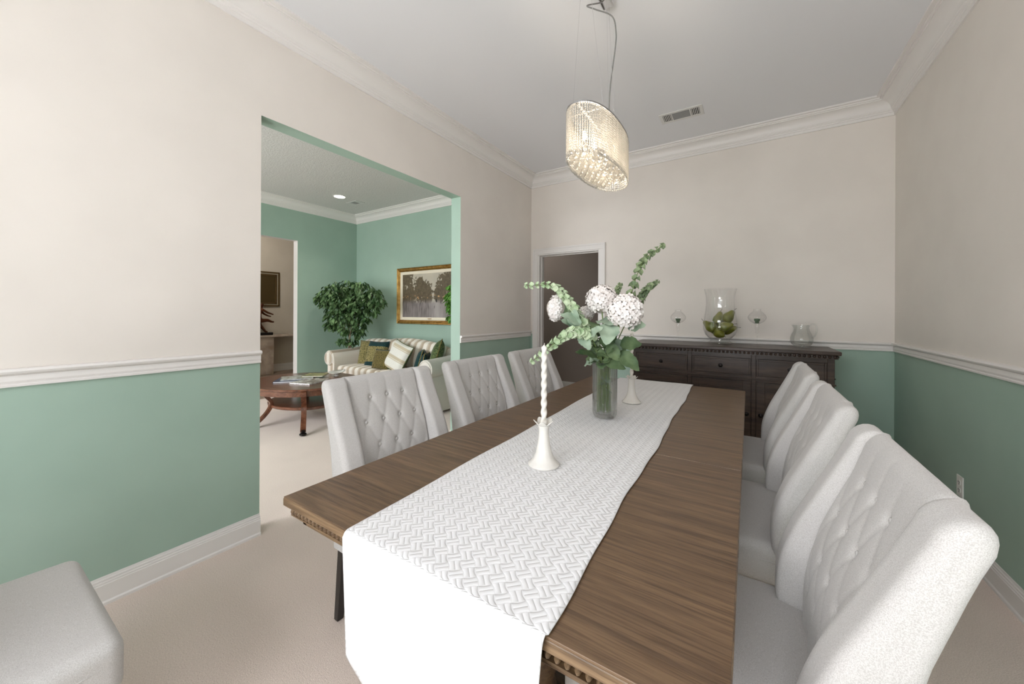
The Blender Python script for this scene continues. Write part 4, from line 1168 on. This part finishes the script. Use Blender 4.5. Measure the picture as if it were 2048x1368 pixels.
MB().lathe([(0,-.0012),(.076,-.0012),(.076,-.0004),(0,-.0004)],36).build('lens',M['lamp'],dl)
l=bpy.data.lights.new('downlight_lamp','SPOT');l.energy=45;l.spot_size=math.radians(110);l.spot_blend=.8;l.color=(1,.93,.82);l.shadow_soft_size=.07
lo=bpy.data.objects.new('downlight_lamp',l);C.objects.link(lo);lo.location=(-5.234,3.308,ZC-.02)

# outlet
ot=thing('wall_outlet','white electrical outlet on the green right-hand wall','outlet',(XR,3.075,.346))
MB().box(-.006,0,-.036,.036,-.058,.058).build('cover_plate',M['outlet'],ot,smooth=False,bevel=.003)
for z in (-.021,.021):
    m=MB();m.lathe([(0,0),(.0165,0),(.0165,.002),(0,.002)],20,M=Matrix.Translation((-.0061,0,z))@Matrix.Rotation(-PI/2,4,'Y'));o=m.build('receptacle',M['outlet'],ot)
    m=MB();m.box(-.0092,-.008,-.0075,-.0055,z-.002,z+.007);m.box(-.0092,-.008,.0055,.0075,z-.002,z+.007);m.box(-.0092,-.008,-.002,.002,z-.011,z-.007);m.build('slots',M['slot'],o,smooth=False)

# ---------------------------------------------------------------- living room
# sofa (facing -y)
SFX0,SFX1=-5.46,-3.33;scx=(SFX0+SFX1)/2;yf,yb=3.28,4.1
sf=thing('sofa','cream and beige striped sofa with rolled arms against the green wall','sofa',(scx,(yf+yb)/2,0))
sy=(yf+yb)/2;hwx=(SFX1-SFX0)/2
aw=.2
MB().box(-hwx+.01,hwx-.01,yf+.03-sy,yb-sy,.05,.33).build('base_frame',M['sofaside'],sf,smooth=False,bevel=.02)
m=MB();nS=120
def skirt(i,j):
    u=i/(nS-1);x=-hwx+.005+(2*hwx-.01)*u
    return (x,yf+.012-sy-.004*math.sin(u*60)*(1-j/5),.03+.17*j/5)
m.grid(skirt,nS,6,flip=False);
for s_ in (-1,1): m.grid(lambda i,j:(s_*(hwx+.004),yf+.012-sy+(yb-yf)*i/19,.03+.17*j/5),20,6,flip=s_<0)
m.build('skirt',M['sofaside'],sf)
W2=(2*hwx-2*aw)/2
for k in range(2):
    xc=-hwx+aw+W2*(k+.5)
    MB().rbox((xc,yf+.32-sy,.41),(W2/2-.003,.32,.08),.045,n=8,crown=.02).build('seat_cushion',M['sofa'],sf,angle=70)
# camel back
m=MB();nb_=60
def backp(i,j):
    u=i/(nb_-1);x=-hwx+aw*.5+(2*hwx-aw)*u
    top=.70+.20*(math.sin(PI*min(1,max(0,u)))**.55)
    prof=[(yb-.3,.34),(yb-.27,.5),(yb-.235,.62),(yb-.2,.7),(yb-.16,.8)]
    ang=[0,.25,.5,.75,1]
    P=[(yb-.30,.36),(yb-.27,.36+(top-.36)*.4),(yb-.235,.36+(top-.36)*.75),(yb-.21,top-.045),(yb-.18,top-.012),(yb-.13,top),(yb-.07,top-.02),(yb-.04,top-.07),(yb-.03,.5),(yb-.03,.2)]
    y,z=P[j];return (x,y-sy,z)
m.grid(backp,nb_,10);m.build('back',M['sofa'],sf,angle=80)
for k in range(2):
    xc=-hwx+aw+W2*(k+.5)
    R_=Matrix.Translation((xc,yb-.33-sy,.66))@Matrix.Rotation(math.radians(-14),4,'X')
    MB().rbox((0,0,0),(W2/2-.01,.075,.20),.06,n=8,M=R_,func=lambda o_,p:[o_[0],o_[1]-.035*(1-p[0]**2)*(1-p[2]**2)*(1 if p[1]<0 else 0),o_[2]+.03*(1-p[0]**2)*(p[2]>0)]).build('back_cushion',M['sofa'],sf,angle=70)
for s_ in (-1,1):
    xo=s_*(hwx-aw/2+.03);m=MB()
    # rolled arm: cylinder on top of a panel
    Rm=Matrix.Translation((xo+s_*.02,0,.595))
    nn=28;yy0,yy1=yf-.005-sy,yb-.08-sy
    def armp(i,j):
        a=2*PI*i/nn; r=.118
        x=math.cos(a)*r*1.0;z=math.sin(a)*r
        y=yy0+(yy1-yy0)*j/11
        return (xo+s_*.035+x,y,.592+z+.05*(j/11)**2)
    m.grid(armp,nn,12,closeu=True)
    m.lathe([(.0,0),(.09,0),(.112,.006),(.118,.018)],28,M=Matrix.Translation((xo+s_*.035,yy0-.014,.592))@Matrix.Rotation(-PI/2,4,'X'))
    m.box(xo-.085,xo+.085,yy0+.004,yy1,.08,.6)
    arm=m.build('arm',M['sofa'] if s_<0 else M['sofaside'],sf,angle=50)  # right arm takes the greyer fabric, its shade put into the colour
    c_=[(xo+s_*.035+.098*math.cos(a),yy0-.016,.592+.098*math.sin(a)) for a in [2*PI*k/40 for k in range(41)]]
    MB().tube(c_,.006,6).build('piping',M['sofaside'],arm)
    if s_>0:
        c_=[(xo+s_*.035+.07*(1-k/60)*math.cos(4*PI*k/60+1),yy0-.017,.592+.07*(1-k/60)*math.sin(4*PI*k/60+1)) for k in range(58)]
for s_ in (-1,1):
    for y in (yf+.08-sy,yb-.08-sy): MB().lathe([(.022,0),(.028,.06)],12,s_*(hwx-.08),y,0).build('foot',M['legwood'],sf)

def pillow(x,y,z,w,h,th,rz,tilt,m1,label,roll=0,m2=None,band=None,edge=None):
    t=thing('throw_pillow',label,'pillow',(x,y,z),0,'throw pillows on the sofa')
    t.rotation_euler=Euler((tilt,roll,rz),'XYZ')
    n=22;mb=MB()
    def P(sgn):
        def f(i,j):
            u=-1+2*i/(n-1);v=-1+2*j/(n-1)
            pin=1-.085*(1-abs(v)**2)*1-.0
            pu=u*w/2*(1-.07*(1-v*v)*abs(u)**3);pv=v*h/2*(1-.07*(1-u*u)*abs(v)**3)
            d=th/2*((1-u**4)*(1-v**4))**.55
            return (pu,sgn*d,pv)
        return f
    mb.grid(P(-1),n,n,0);mb.grid(P(1),n,n,1,flip=True)
    mats=[m1,m2 or m1]+([band[0]] if band else [])
    if band:
        cells=[]
        for idx,f in enumerate(mb.f):
            zc=sum(mb.v[i][2] for i in f)/4/(h/2)
            if any(a<=zc<=b for a,b in band[1]): mb.m[idx]=2
    c=mb.build('cushion',mats,t,angle=85)
    if edge:
        L=[]
        for (a,b,k) in (((-1,-1),(1,-1),0),((1,-1),(1,1),1),((1,1),(-1,1),0),((-1,1),(-1,-1),1)):
            for q in range(12):
                u=a[0]+(b[0]-a[0])*q/12;v=a[1]+(b[1]-a[1])*q/12
                L.append((u*w/2*(1-.07*(1-v*v)*abs(u)**3),0,v*h/2*(1-.07*(1-u*u)*abs(v)**3)))
        L.append(L[0]);MB().tube(L,.007,6).build('piping',edge,t)
    return t
pillow(-4.98,3.72,.655,.46,.42,.16,math.radians(28),math.radians(-18),M['olive'],'large olive throw pillow leaning on the left sofa arm')
pillow(-4.72,3.60,.665,.36,.42,.14,math.radians(15),math.radians(-20),M['olive'],'olive throw pillow with dark teal bands at its top and bottom',band=(M['teal'],[(.48,1.1),(-1.1,-.6)]))
pillow(-4.43,3.47,.615,.32,.30,.13,math.radians(8),math.radians(-18),M['olive2'],'small olive pillow with dark edging in front of the banded one',edge=M['teal'])
pillow(-4.13,3.50,.675,.42,.42,.14,math.radians(-8),math.radians(-24),M['palestripe'],'pale striped throw pillow with green backing at the middle of the sofa',roll=math.radians(14),m2=M['greenpil'],edge=M['greenpil'])
pillow(-3.80,3.60,.63,.34,.33,.12,math.radians(-48),math.radians(-16),M['teal'],'dark teal throw pillow just right of the pale striped one',edge=M['olive'])
pillow(-3.68,3.57,.61,.32,.30,.10,math.radians(-58),math.radians(-14),M['teal'],'narrow dark pillow with gold edging squeezed before the green brocade pillow',edge=M['olive'])
pillow(-3.56,3.66,.69,.44,.42,.16,math.radians(-40),math.radians(-18),M['greenpil'],'large dark green brocade pillow against the right sofa arm',edge=M['olive2'],roll=math.radians(-18))

# coffee table
KX,KY=-4.54,2.44;KZ=.47
ct=thing('coffee_table','oval cherry wood coffee table with curved legs and lower shelf','coffee table',(KX,KY,0))
RA=.60
def disc(mb,r,z0,z1,n=72,edge=.008):
    mb.lathe([(0,z0),(r-edge,z0),(r,z0+edge),(r,z1-edge*.6),(r-edge*.6,z1),(0,z1)],n)
def sq(m,fx=1.1,fy=.95):
    m.v=[(x*fx,y*fy,z) for x,y,z in m.v];return m
m=MB();disc(m,RA,KZ-.026,KZ);sq(m).build('tabletop',M['cherry'],ct,angle=40)
sq(MB().lathe([(RA-.05,KZ-.085),(RA-.03,KZ-.085),(RA-.03,KZ-.026),(RA-.05,KZ-.026)],72,close=True)).build('apron',M['cherry'],ct,angle=40)
m=MB();disc(m,.42,.2,.235);sq(m,1.12,.88).build('lower_shelf',M['cherry'],ct,angle=40)
for k in range(4):
    a=math.radians((-30,-99,150,81)[k]);fr_=(1.09,.81,1.09,.81)[k];rd=Vector((math.cos(a),math.sin(a),0));tn=Vector((-math.sin(a),math.cos(a),0))
    prof=[(.575,.445),(.56,.40),(.52,.345),(.475,.30),(.45,.26),(.455,.22),(.485,.17),(.54,.115),(.60,.07),(.645,.045)]
    P=bez([rd*r*fr_+Vector((0,0,z)) for r,z in prof],36)
    m=MB();vs=[];fs=[]
    for i,p in enumerate(P):
        d=(P[min(i+1,len(P)-1)]-P[max(i-1,0)]).normalized();nn_=d.cross(tn).normalized();w=.026;h_=.02-.006*i/len(P)
        for (s1,s2) in ((-1,-1),(-.33,-1),(-.33,-.8),(.33,-.8),(.33,-1),(1,-1),(1,1),(-1,1)): vs.append(tuple(p+tn*(w*s1)+nn_*(h_*s2)))
    q=8
    for i in range(len(P)-1):
        for j in range(q): fs.append((i*q+j,i*q+(j+1)%q,(i+1)*q+(j+1)%q,(i+1)*q+j))
    fs.append(tuple(range(q)));fs.append(tuple((len(P)-1)*q+j for j in range(q)))
    m.add(vs,fs);lg=m.build('leg',M['cherry'],ct,angle=30)
    c_=rd*.655*fr_
    m=MB().ell((c_.x,c_.y,.018),(.036,.036,.018),14,8).tube([(c_.x-rd.x*.01,c_.y-rd.y*.01,.03),(c_.x-rd.x*.005,c_.y-rd.y*.005,.06)],.018,10)
    m.build('foot_cap',M['darkmetal'],lg)
# books on coffee table
def book(x,y,z,w,d,h,rz,m_,label):
    t=thing('magazine' if h<.02 else 'book',label,'book' if h>=.02 else 'magazine',(x,y,z),rz,'books and magazines on the coffee table')
    MB().box(-w/2+.004,w/2-.002,-d/2+.004,d/2-.004,.002,h-.002).build('pages',M['pages'],t,smooth=False)
    m=MB();m.box(-w/2,w/2,-d/2,d/2,0,.0025);m.box(-w/2,w/2,-d/2,d/2,h-.0025,h);m.box(-w/2-.001,-w/2+.003,-d/2,d/2,0,h);m.build('cover',m_,t,smooth=False)
rz=math.radians(57)
book(-4.62,2.36,KZ,.40,.30,.016,math.radians(50),M['mag1'],'dark blue hardback book lowest in the pile, its corner out to the left')
book(-4.36,2.40,KZ,.27,.34,.018,math.radians(20),M['mag4'],'brown and white magazine at the near side of the coffee table')
book(-4.66,2.40,KZ+.016,.34,.26,.012,math.radians(62),M['mag2'],'pale grey magazine lying on the dark blue book')
book(-4.60,2.60,KZ+.028,.24,.24,.012,math.radians(40),M['mag3'],'olive green magazine topmost of the pile by the dish')
def dish():
    t=thing('footed_dish','small white freeform footed dish on the coffee table','dish',(-4.52,2.83,KZ))
    n=48;R=[(.0,.028,0),(.05,.03,0),(.08,.038,.3),(.115,.05,1)];vs=[];fs=[]
    for (r,z,w) in R:
        for k in range(n):
            a=2*PI*k/n;rr=r*(1+.25*w*math.cos(2*a+.5));vs.append((rr*math.cos(a),rr*math.sin(a),z+w*(.012*math.cos(a-1.0)+.018*max(0,math.cos(a-.9))**4)))
    for i in range(len(R)-1):
        for k in range(n): fs.append((i*n+k,i*n+(k+1)%n,(i+1)*n+(k+1)%n,(i+1)*n+k))
    o=MB().add(vs,fs).build('bowl',M['ceramic'],t,angle=80);sd=o.modifiers.new('s','SOLIDIFY');sd.thickness=.004
    MB().lathe([(.0,0),(.036,0),(.036,.004),(.022,.012),(.024,.028),(0,.03)],24).build('foot',M['ceramic'],t)
dish()

# ficus trees
def ficus(x,y,label,lumps,nleaf,mleaf,trunk,seed,L=.082,ps=1):
    random.seed(seed)
    t=thing('potted_ficus',label,'plant',(x,y,0),0,'ficus trees in the living room');org=Vector((x,y,0))
    MB().lathe([(r_*ps,z_) for r_,z_ in ((0,0),(.13,0),(.15,.02),(.17,.26),(.18,.28),(.165,.285),(.155,.25),(0,.25))],32).build('pot',M['pot'],t)
    MB().lathe([(0,.252),(.152*ps,.252)],24).build('soil',M['soil'],t)
    m=MB()
    for P in trunk:
        Q=bez([Vector(p)-org for p in P],24);m.tube(Q,[.016*(1-.55*i/len(Q)) for i in range(len(Q))],8)
    # branches to lumps
    top=Vector(trunk[0][-1])-org;mid=Vector(trunk[0][-2])-org
    for (c,r) in lumps:
        c=Vector(c)-org;b=mid.lerp(top,random.uniform(0,1));q=bez([b,b.lerp(c,.5)+Vector((0,0,.08)),c],8);m.tube(q,[.006*(1-.6*i/len(q)) for i in range(len(q))],5)
    m.build('trunk',M['bark'],t)
    mb=MB();tot=sum(r**1.6 for c,r in lumps)
    for (c,r) in lumps:
        c=Vector(c)-org
        for i in range(int(nleaf*r**1.6/tot)):
            v=Vector([random.gauss(0,1) for _ in range(3)]).normalized()*r*random.uniform(.35,1.08)**.6
            v.z*=.85;b=c+v
            out=Vector((v.x,v.y,0));out=out.normalized() if out.length>1e-4 else Vector((1,0,0))
            d=(out*random.uniform(.2,.9)+Vector((random.uniform(-.5,.5),random.uniform(-.5,.5),random.uniform(-1.2,-.25)))).normalized()
            l=L*random.uniform(.7,1.2);R=frame(d,Vector((random.uniform(-.4,.4),random.uniform(-.4,.4),1)));w=l*.56
            vs=[(0,0,0),(w*.42,l*.25,.004),(w*.5,l*.5,.004),(w*.22,l*.8,-.002),(0,l,-l*.12),(-w*.22,l*.8,-.002),(-w*.5,l*.5,.004),(-w*.42,l*.25,.004),(0,l*.5,-.006)]
            e=b
            if e.x+org.x<LX+.04 or e.y+org.y>YB-.04: continue
            ok=all((b+R@Vector(q)).x+org.x>LX+.02 and (b+R@Vector(q)).y+org.y<YB-.02 for q in vs)
            if not ok: continue
            mb.add([tuple(b+R@Vector(q)) for q in vs],[(0,1,8),(1,2,8),(2,3,8),(3,4,8),(4,5,8),(5,6,8),(6,7,8),(7,0,8)])
    mb.build('foliage',mleaf,t,angle=180)
fl=[]
random.seed(5)
for (u,v,r,t_) in ((652,594,19,6.0),(672,584,24,5.9),(695,578,22,6.05),(722,582,24,5.9),(745,592,20,5.75),(758,604,13,5.7),(668,606,22,6.1),(692,606,28,5.9),(720,610,26,5.9),(742,618,14,5.8),(664,630,14,6.0),(684,634,22,5.85),(706,630,20,5.9),(660,650,10,6.0),(674,652,12,6.0),(640,600,12,6.05),(718,652,13,5.85),(730,640,9,5.8),(686,680,9,5.95),(709,682,7,5.9),(716,664,10,5.9),(688,660,9,5.8)):
    fl.append((PT(u,v,t_),r*t_/740.4))
ficus(-5.85,3.9,'full ficus tree with drooping green leaves in the living room corner behind the sofa',fl,2100,M['ficus'],
   [[(-5.85,3.9,.2),PT(698,692,6.40),PT(702,660,6.3),PT(705,630,6.15),PT(702,596,6.0)],[(-5.83,3.91,.2),PT(701,690,6.42),PT(697,660,6.32),PT(707,625,6.15),PT(715,600,6.05)]],31,ps=.82)
fl2=[(PT(u,v,t_),r*t_/740.4) for (u,v,r,t_) in ((905,590,12,4.75),(908,612,13,4.7),(904,635,9,4.75),(918,600,24,4.6),(925,630,22,4.55),(935,575,22,4.6),(950,610,30,4.5),(906,572,8,4.7))]
ficus(-2.92,3.86,'ficus with lit bright green painted into its leaves, mostly hidden behind the opening, overlapping the framed painting',fl2,1100,M['ficusb'],
   [[(-2.92,3.86,.2),(-2.92,3.84,.7),PT(945,640,4.55),PT(940,590,4.55)]],41,L=.075)

# painting
pcx=(-4.945-3.46)/2;phw=(4.945-3.46)/2;pz0,pz1=1.112,2.028;pcz=(pz0+pz1)/2;phh=(pz1-pz0)/2
pa=thing('framed_painting','gold framed landscape painting of a wet tree-lined street above the sofa','painting',(pcx,YB-.002,pcz))
def frame4(mb,hx,hz,w,y0,y1):
    vs=[]
    prof=[(0,0),(0,y1*.6),(w*.15,y1),(w*.35,y1*.8),(w*.6,y1*.95),(w*.85,y1*.6),(w,y1*.45),(w,0)]
    cs=[(-hx,-hz,1,1),(hx,-hz,-1,1),(hx,hz,-1,-1),(-hx,hz,1,-1)];q=len(prof)
    for (cx_,cz_,sx,sz) in cs:
        for (d,yy) in prof: vs.append((cx_+sx*d,-(y0+yy),cz_+sz*d))
    fs=[]
    for k in range(4):
        for j in range(q-1): fs.append((k*q+j,((k+1)%4)*q+j,((k+1)%4)*q+j+1,k*q+j+1))
    mb.add(vs,fs)
m=MB();frame4(m,phw,phh,.062,0,.05);m.build('frame',M['gold'],pa,angle=35)
m=MB();frame4(m,phw-.06,phh-.06,.052,0,.024);m.build('liner',M['matlinen'],pa,angle=35)
MB().box(-phw+.11,phw-.11,-.012,-.006,-phh+.11,phh-.11).build('canvas',M['painting'],pa,smooth=False)
MB().box(-.04,.04,-.027,-.022,-phh+.082,-phh+.092).build('name_plate',M['gold'],pa,smooth=False)

# hall: marble console, sculpture, mirror
cn=thing('marble_console','brown marble console table with slab pedestal in the hallway','console table',(HX+.22,3.4,0))
MB().box(-.2,.2,-1.2,1.2,.775,.815).build('top',M['marble'],cn,smooth=False,bevel=.004)
MB().box(-.15,.17,.12,.43,0,.775).build('pedestal',M['marble'],cn,smooth=False,bevel=.003)
MB().box(-.15,.17,-.9,-.6,0,.775).build('pedestal',M['marble'],cn,smooth=False,bevel=.003)
mi=thing('wall_mirror','rectangular mirror with beaded antique gold frame on the hallway wall','mirror',(HX+.004,3.55,1.79))
my,mz=.56,.375
def fr_x(mb,hy,hz,w,d):
    mb.box(0,d,-hy,hy,hz-w,hz);mb.box(0,d,-hy,hy,-hz,-hz+w);mb.box(0,d,-hy,-hy+w,-hz,hz);mb.box(0,d,hy-w,hy,-hz,hz)
m=MB();fr_x(m,my,mz,.03,.03);m.build('frame',M['antique'],mi,smooth=False,bevel=.004)
m=MB();fr_x(m,my-.055,mz-.055,.035,.022);m.build('inner_frame',M['antique'],mi,smooth=False,bevel=.004)
m=MB()
for s_ in (-1,1):
    for i in range(26): m.ell((.028,s_*(my-.042),-mz+.04+(2*mz-.08)*i/25),(.008,.009,.011),8,6)
    for i in range(36): m.ell((.028,-my+.04+(2*my-.08)*i/35,s_*(mz-.042)),(.008,.011,.009),8,6)
m.build('beading',M['silverbead'],mi)
MB().box(.003,.009,-my+.08,my-.08,-mz+.08,mz-.08).build('mirror_glass',M['mirror'],mi,smooth=False)

def skinfig(name,verts,edges,mat_,parent,loc=(0,0,0)):
    me=bpy.data.meshes.new(name);me.from_pydata([v[0] for v in verts],edges,[]);me.materials.append(mat_)
    o=bpy.data.objects.new(name,me);C.objects.link(o);o.parent=parent;o.location=loc
    o.modifiers.new('skin','SKIN');me.skin_vertices[0].data
    for i,(p,r) in enumerate(verts):
        me.skin_vertices[0].data[i].radius=(r*1.35,r*1.35)
    me.skin_vertices[0].data[0].use_root=True
    s=o.modifiers.new('sub','SUBSURF');s.levels=2;s.render_levels=2
    for p in me.polygons:p.use_smooth=True
    return o
stt=thing('bronze_sculpture','brown bronze sculpture of a running figure on a black base on the hall console','sculpture',(-8.46,3.52,.815))
MB().box(-.07,.07,-.3,.31,0,.055).build('plinth',M['black'],stt,smooth=False,bevel=.004)
V=[((0,.0,.34),.05),((0,.03,.43),.04),((0,.06,.52),.05),((0,.085,.58),.022),((0,.1,.63),.036),((0,.1,.66),.026), #0-5 pelvis..head
 ((.03,.1,.53),.02),((.04,.19,.47),.017),((.04,.27,.44),.012),((.04,.31,.425),.01),   #6-9 arm
 ((-.03,.08,.52),.02),((-.04,.16,.44),.016),((-.04,.24,.40),.012),((-.04,.30,.385),.009), #10-13
 ((.02,.08,.30),.036),((.03,.2,.31),.026),((.03,.28,.275),.016),((.03,.325,.27),.012), #14-17 raised leg
 ((-.02,.03,.25),.036),((-.02,.11,.17),.024),((-.02,.18,.075),.015),((-.02,.225,.06),.012)] #18-21 standing leg
E_=[(0,1),(1,2),(2,3),(3,4),(4,5),(2,6),(6,7),(7,8),(8,9),(2,10),(10,11),(11,12),(12,13),(0,14),(14,15),(15,16),(16,17),(0,18),(18,19),(19,20),(20,21)]
# V is in (x,y,z) with y along the wall
skinfig('figure',V,E_,M['bronze'],stt,(0,.02,0))

# ---------------------------------------------------------------- lights
def area(name,loc,rot,sx,sy_,power,col):
    l=bpy.data.lights.new(name,'AREA');l.shape='RECTANGLE';l.size=sx;l.size_y=sy_;l.energy=power;l.color=col
    o=bpy.data.objects.new(name,l);C.objects.link(o);o.location=loc;o.rotation_euler=rot;return o
DAY=(.955,.965,1.0)
wcx=(WX0+WX1)/2
area('sky_light_dining_window',(wcx+.2,YF-2.0,3.7),(math.radians(58),0,0),4.2,3.2,560,DAY)
area('upward_fill_dining_window',(wcx,YF-1.6,-.2),(math.radians(122),0,0),4.2,2.2,640,(1,.985,.96))  # added lamp aimed up through the window to brighten the ceiling
area('fill_light_added_window',(XR+1.3,(SWY[0]+SWY[1])/2,2.9),(math.radians(62),0,math.radians(90)),2.4,2.2,18,DAY)  # area lamp shining in through the added side window
lcx=(LW[0]+LW[1])/2
area('sky_light_living_window',(lcx,YF-2.0,3.3),(math.radians(62),0,0),4.6,3.2,1050,DAY)
area('upward_fill_living_window',(lcx,YF-1.6,-.2),(math.radians(122),0,0),4.6,2.2,420,(1,.985,.96))  # same added upward fill for the living room
def point(name,loc,p,col,r=.15):
    l=bpy.data.lights.new(name,'POINT');l.energy=p;l.color=col;l.shadow_soft_size=r
    o=bpy.data.objects.new(name,l);C.objects.link(o);o.location=loc
point('hall_fill_light',(-7.4,3.0,2.85),55,(1,.94,.86))  # added point light without a fixture, brightens the hall
point('passage_fill_light',(-3.2,5.1,2.4),11,(1,.94,.88))  # added point light, no fixture, lifts the dim passage

w=bpy.data.worlds.new('world');sc.world=w;w.use_nodes=True
bg=w.node_tree.nodes['Background'];bg.inputs[0].default_value=(.86,.93,1,1);bg.inputs[1].default_value=3.0

# ---------------------------------------------------------------- camera
cam=bpy.data.cameras.new('camera');cam.sensor_width=36;cam.lens=740.4/2048*36;cam.shift_y=(626.7-684)/2048;cam.clip_start=.02
co=bpy.data.objects.new('camera',cam);C.objects.link(co)
yaw=math.radians(32.65);ro=math.radians(.292)
fw=Vector((-math.sin(yaw),math.cos(yaw),0));rr=Vector((math.cos(yaw),math.sin(yaw),0));uu=Vector((0,0,1))
r2=rr*math.cos(ro)+uu*math.sin(ro);u2=-rr*math.sin(ro)+uu*math.cos(ro)
# a scene line level in the world must fall to the right in the picture: the camera is rolled
Mx=Matrix((( r2.x,u2.x,-fw.x,0),(r2.y,u2.y,-fw.y,0),(r2.z,u2.z,-fw.z,1.293),(0,0,0,1)))
co.matrix_world=Mx
sc.camera=co
sc.view_settings.view_transform='Standard';sc.view_settings.look='None';sc.view_settings.exposure=-.22;sc.view_settings.gamma=1;sc.view_settings.use_curve_mapping=False
cy_=sc.cycles
cy_.max_bounces=12;cy_.diffuse_bounces=6;cy_.glossy_bounces=5;cy_.transmission_bounces=10;cy_.transparent_max_bounces=28
cy_.caustics_reflective=False;cy_.caustics_refractive=False;cy_.sample_clamp_indirect=4;cy_.use_denoising=True
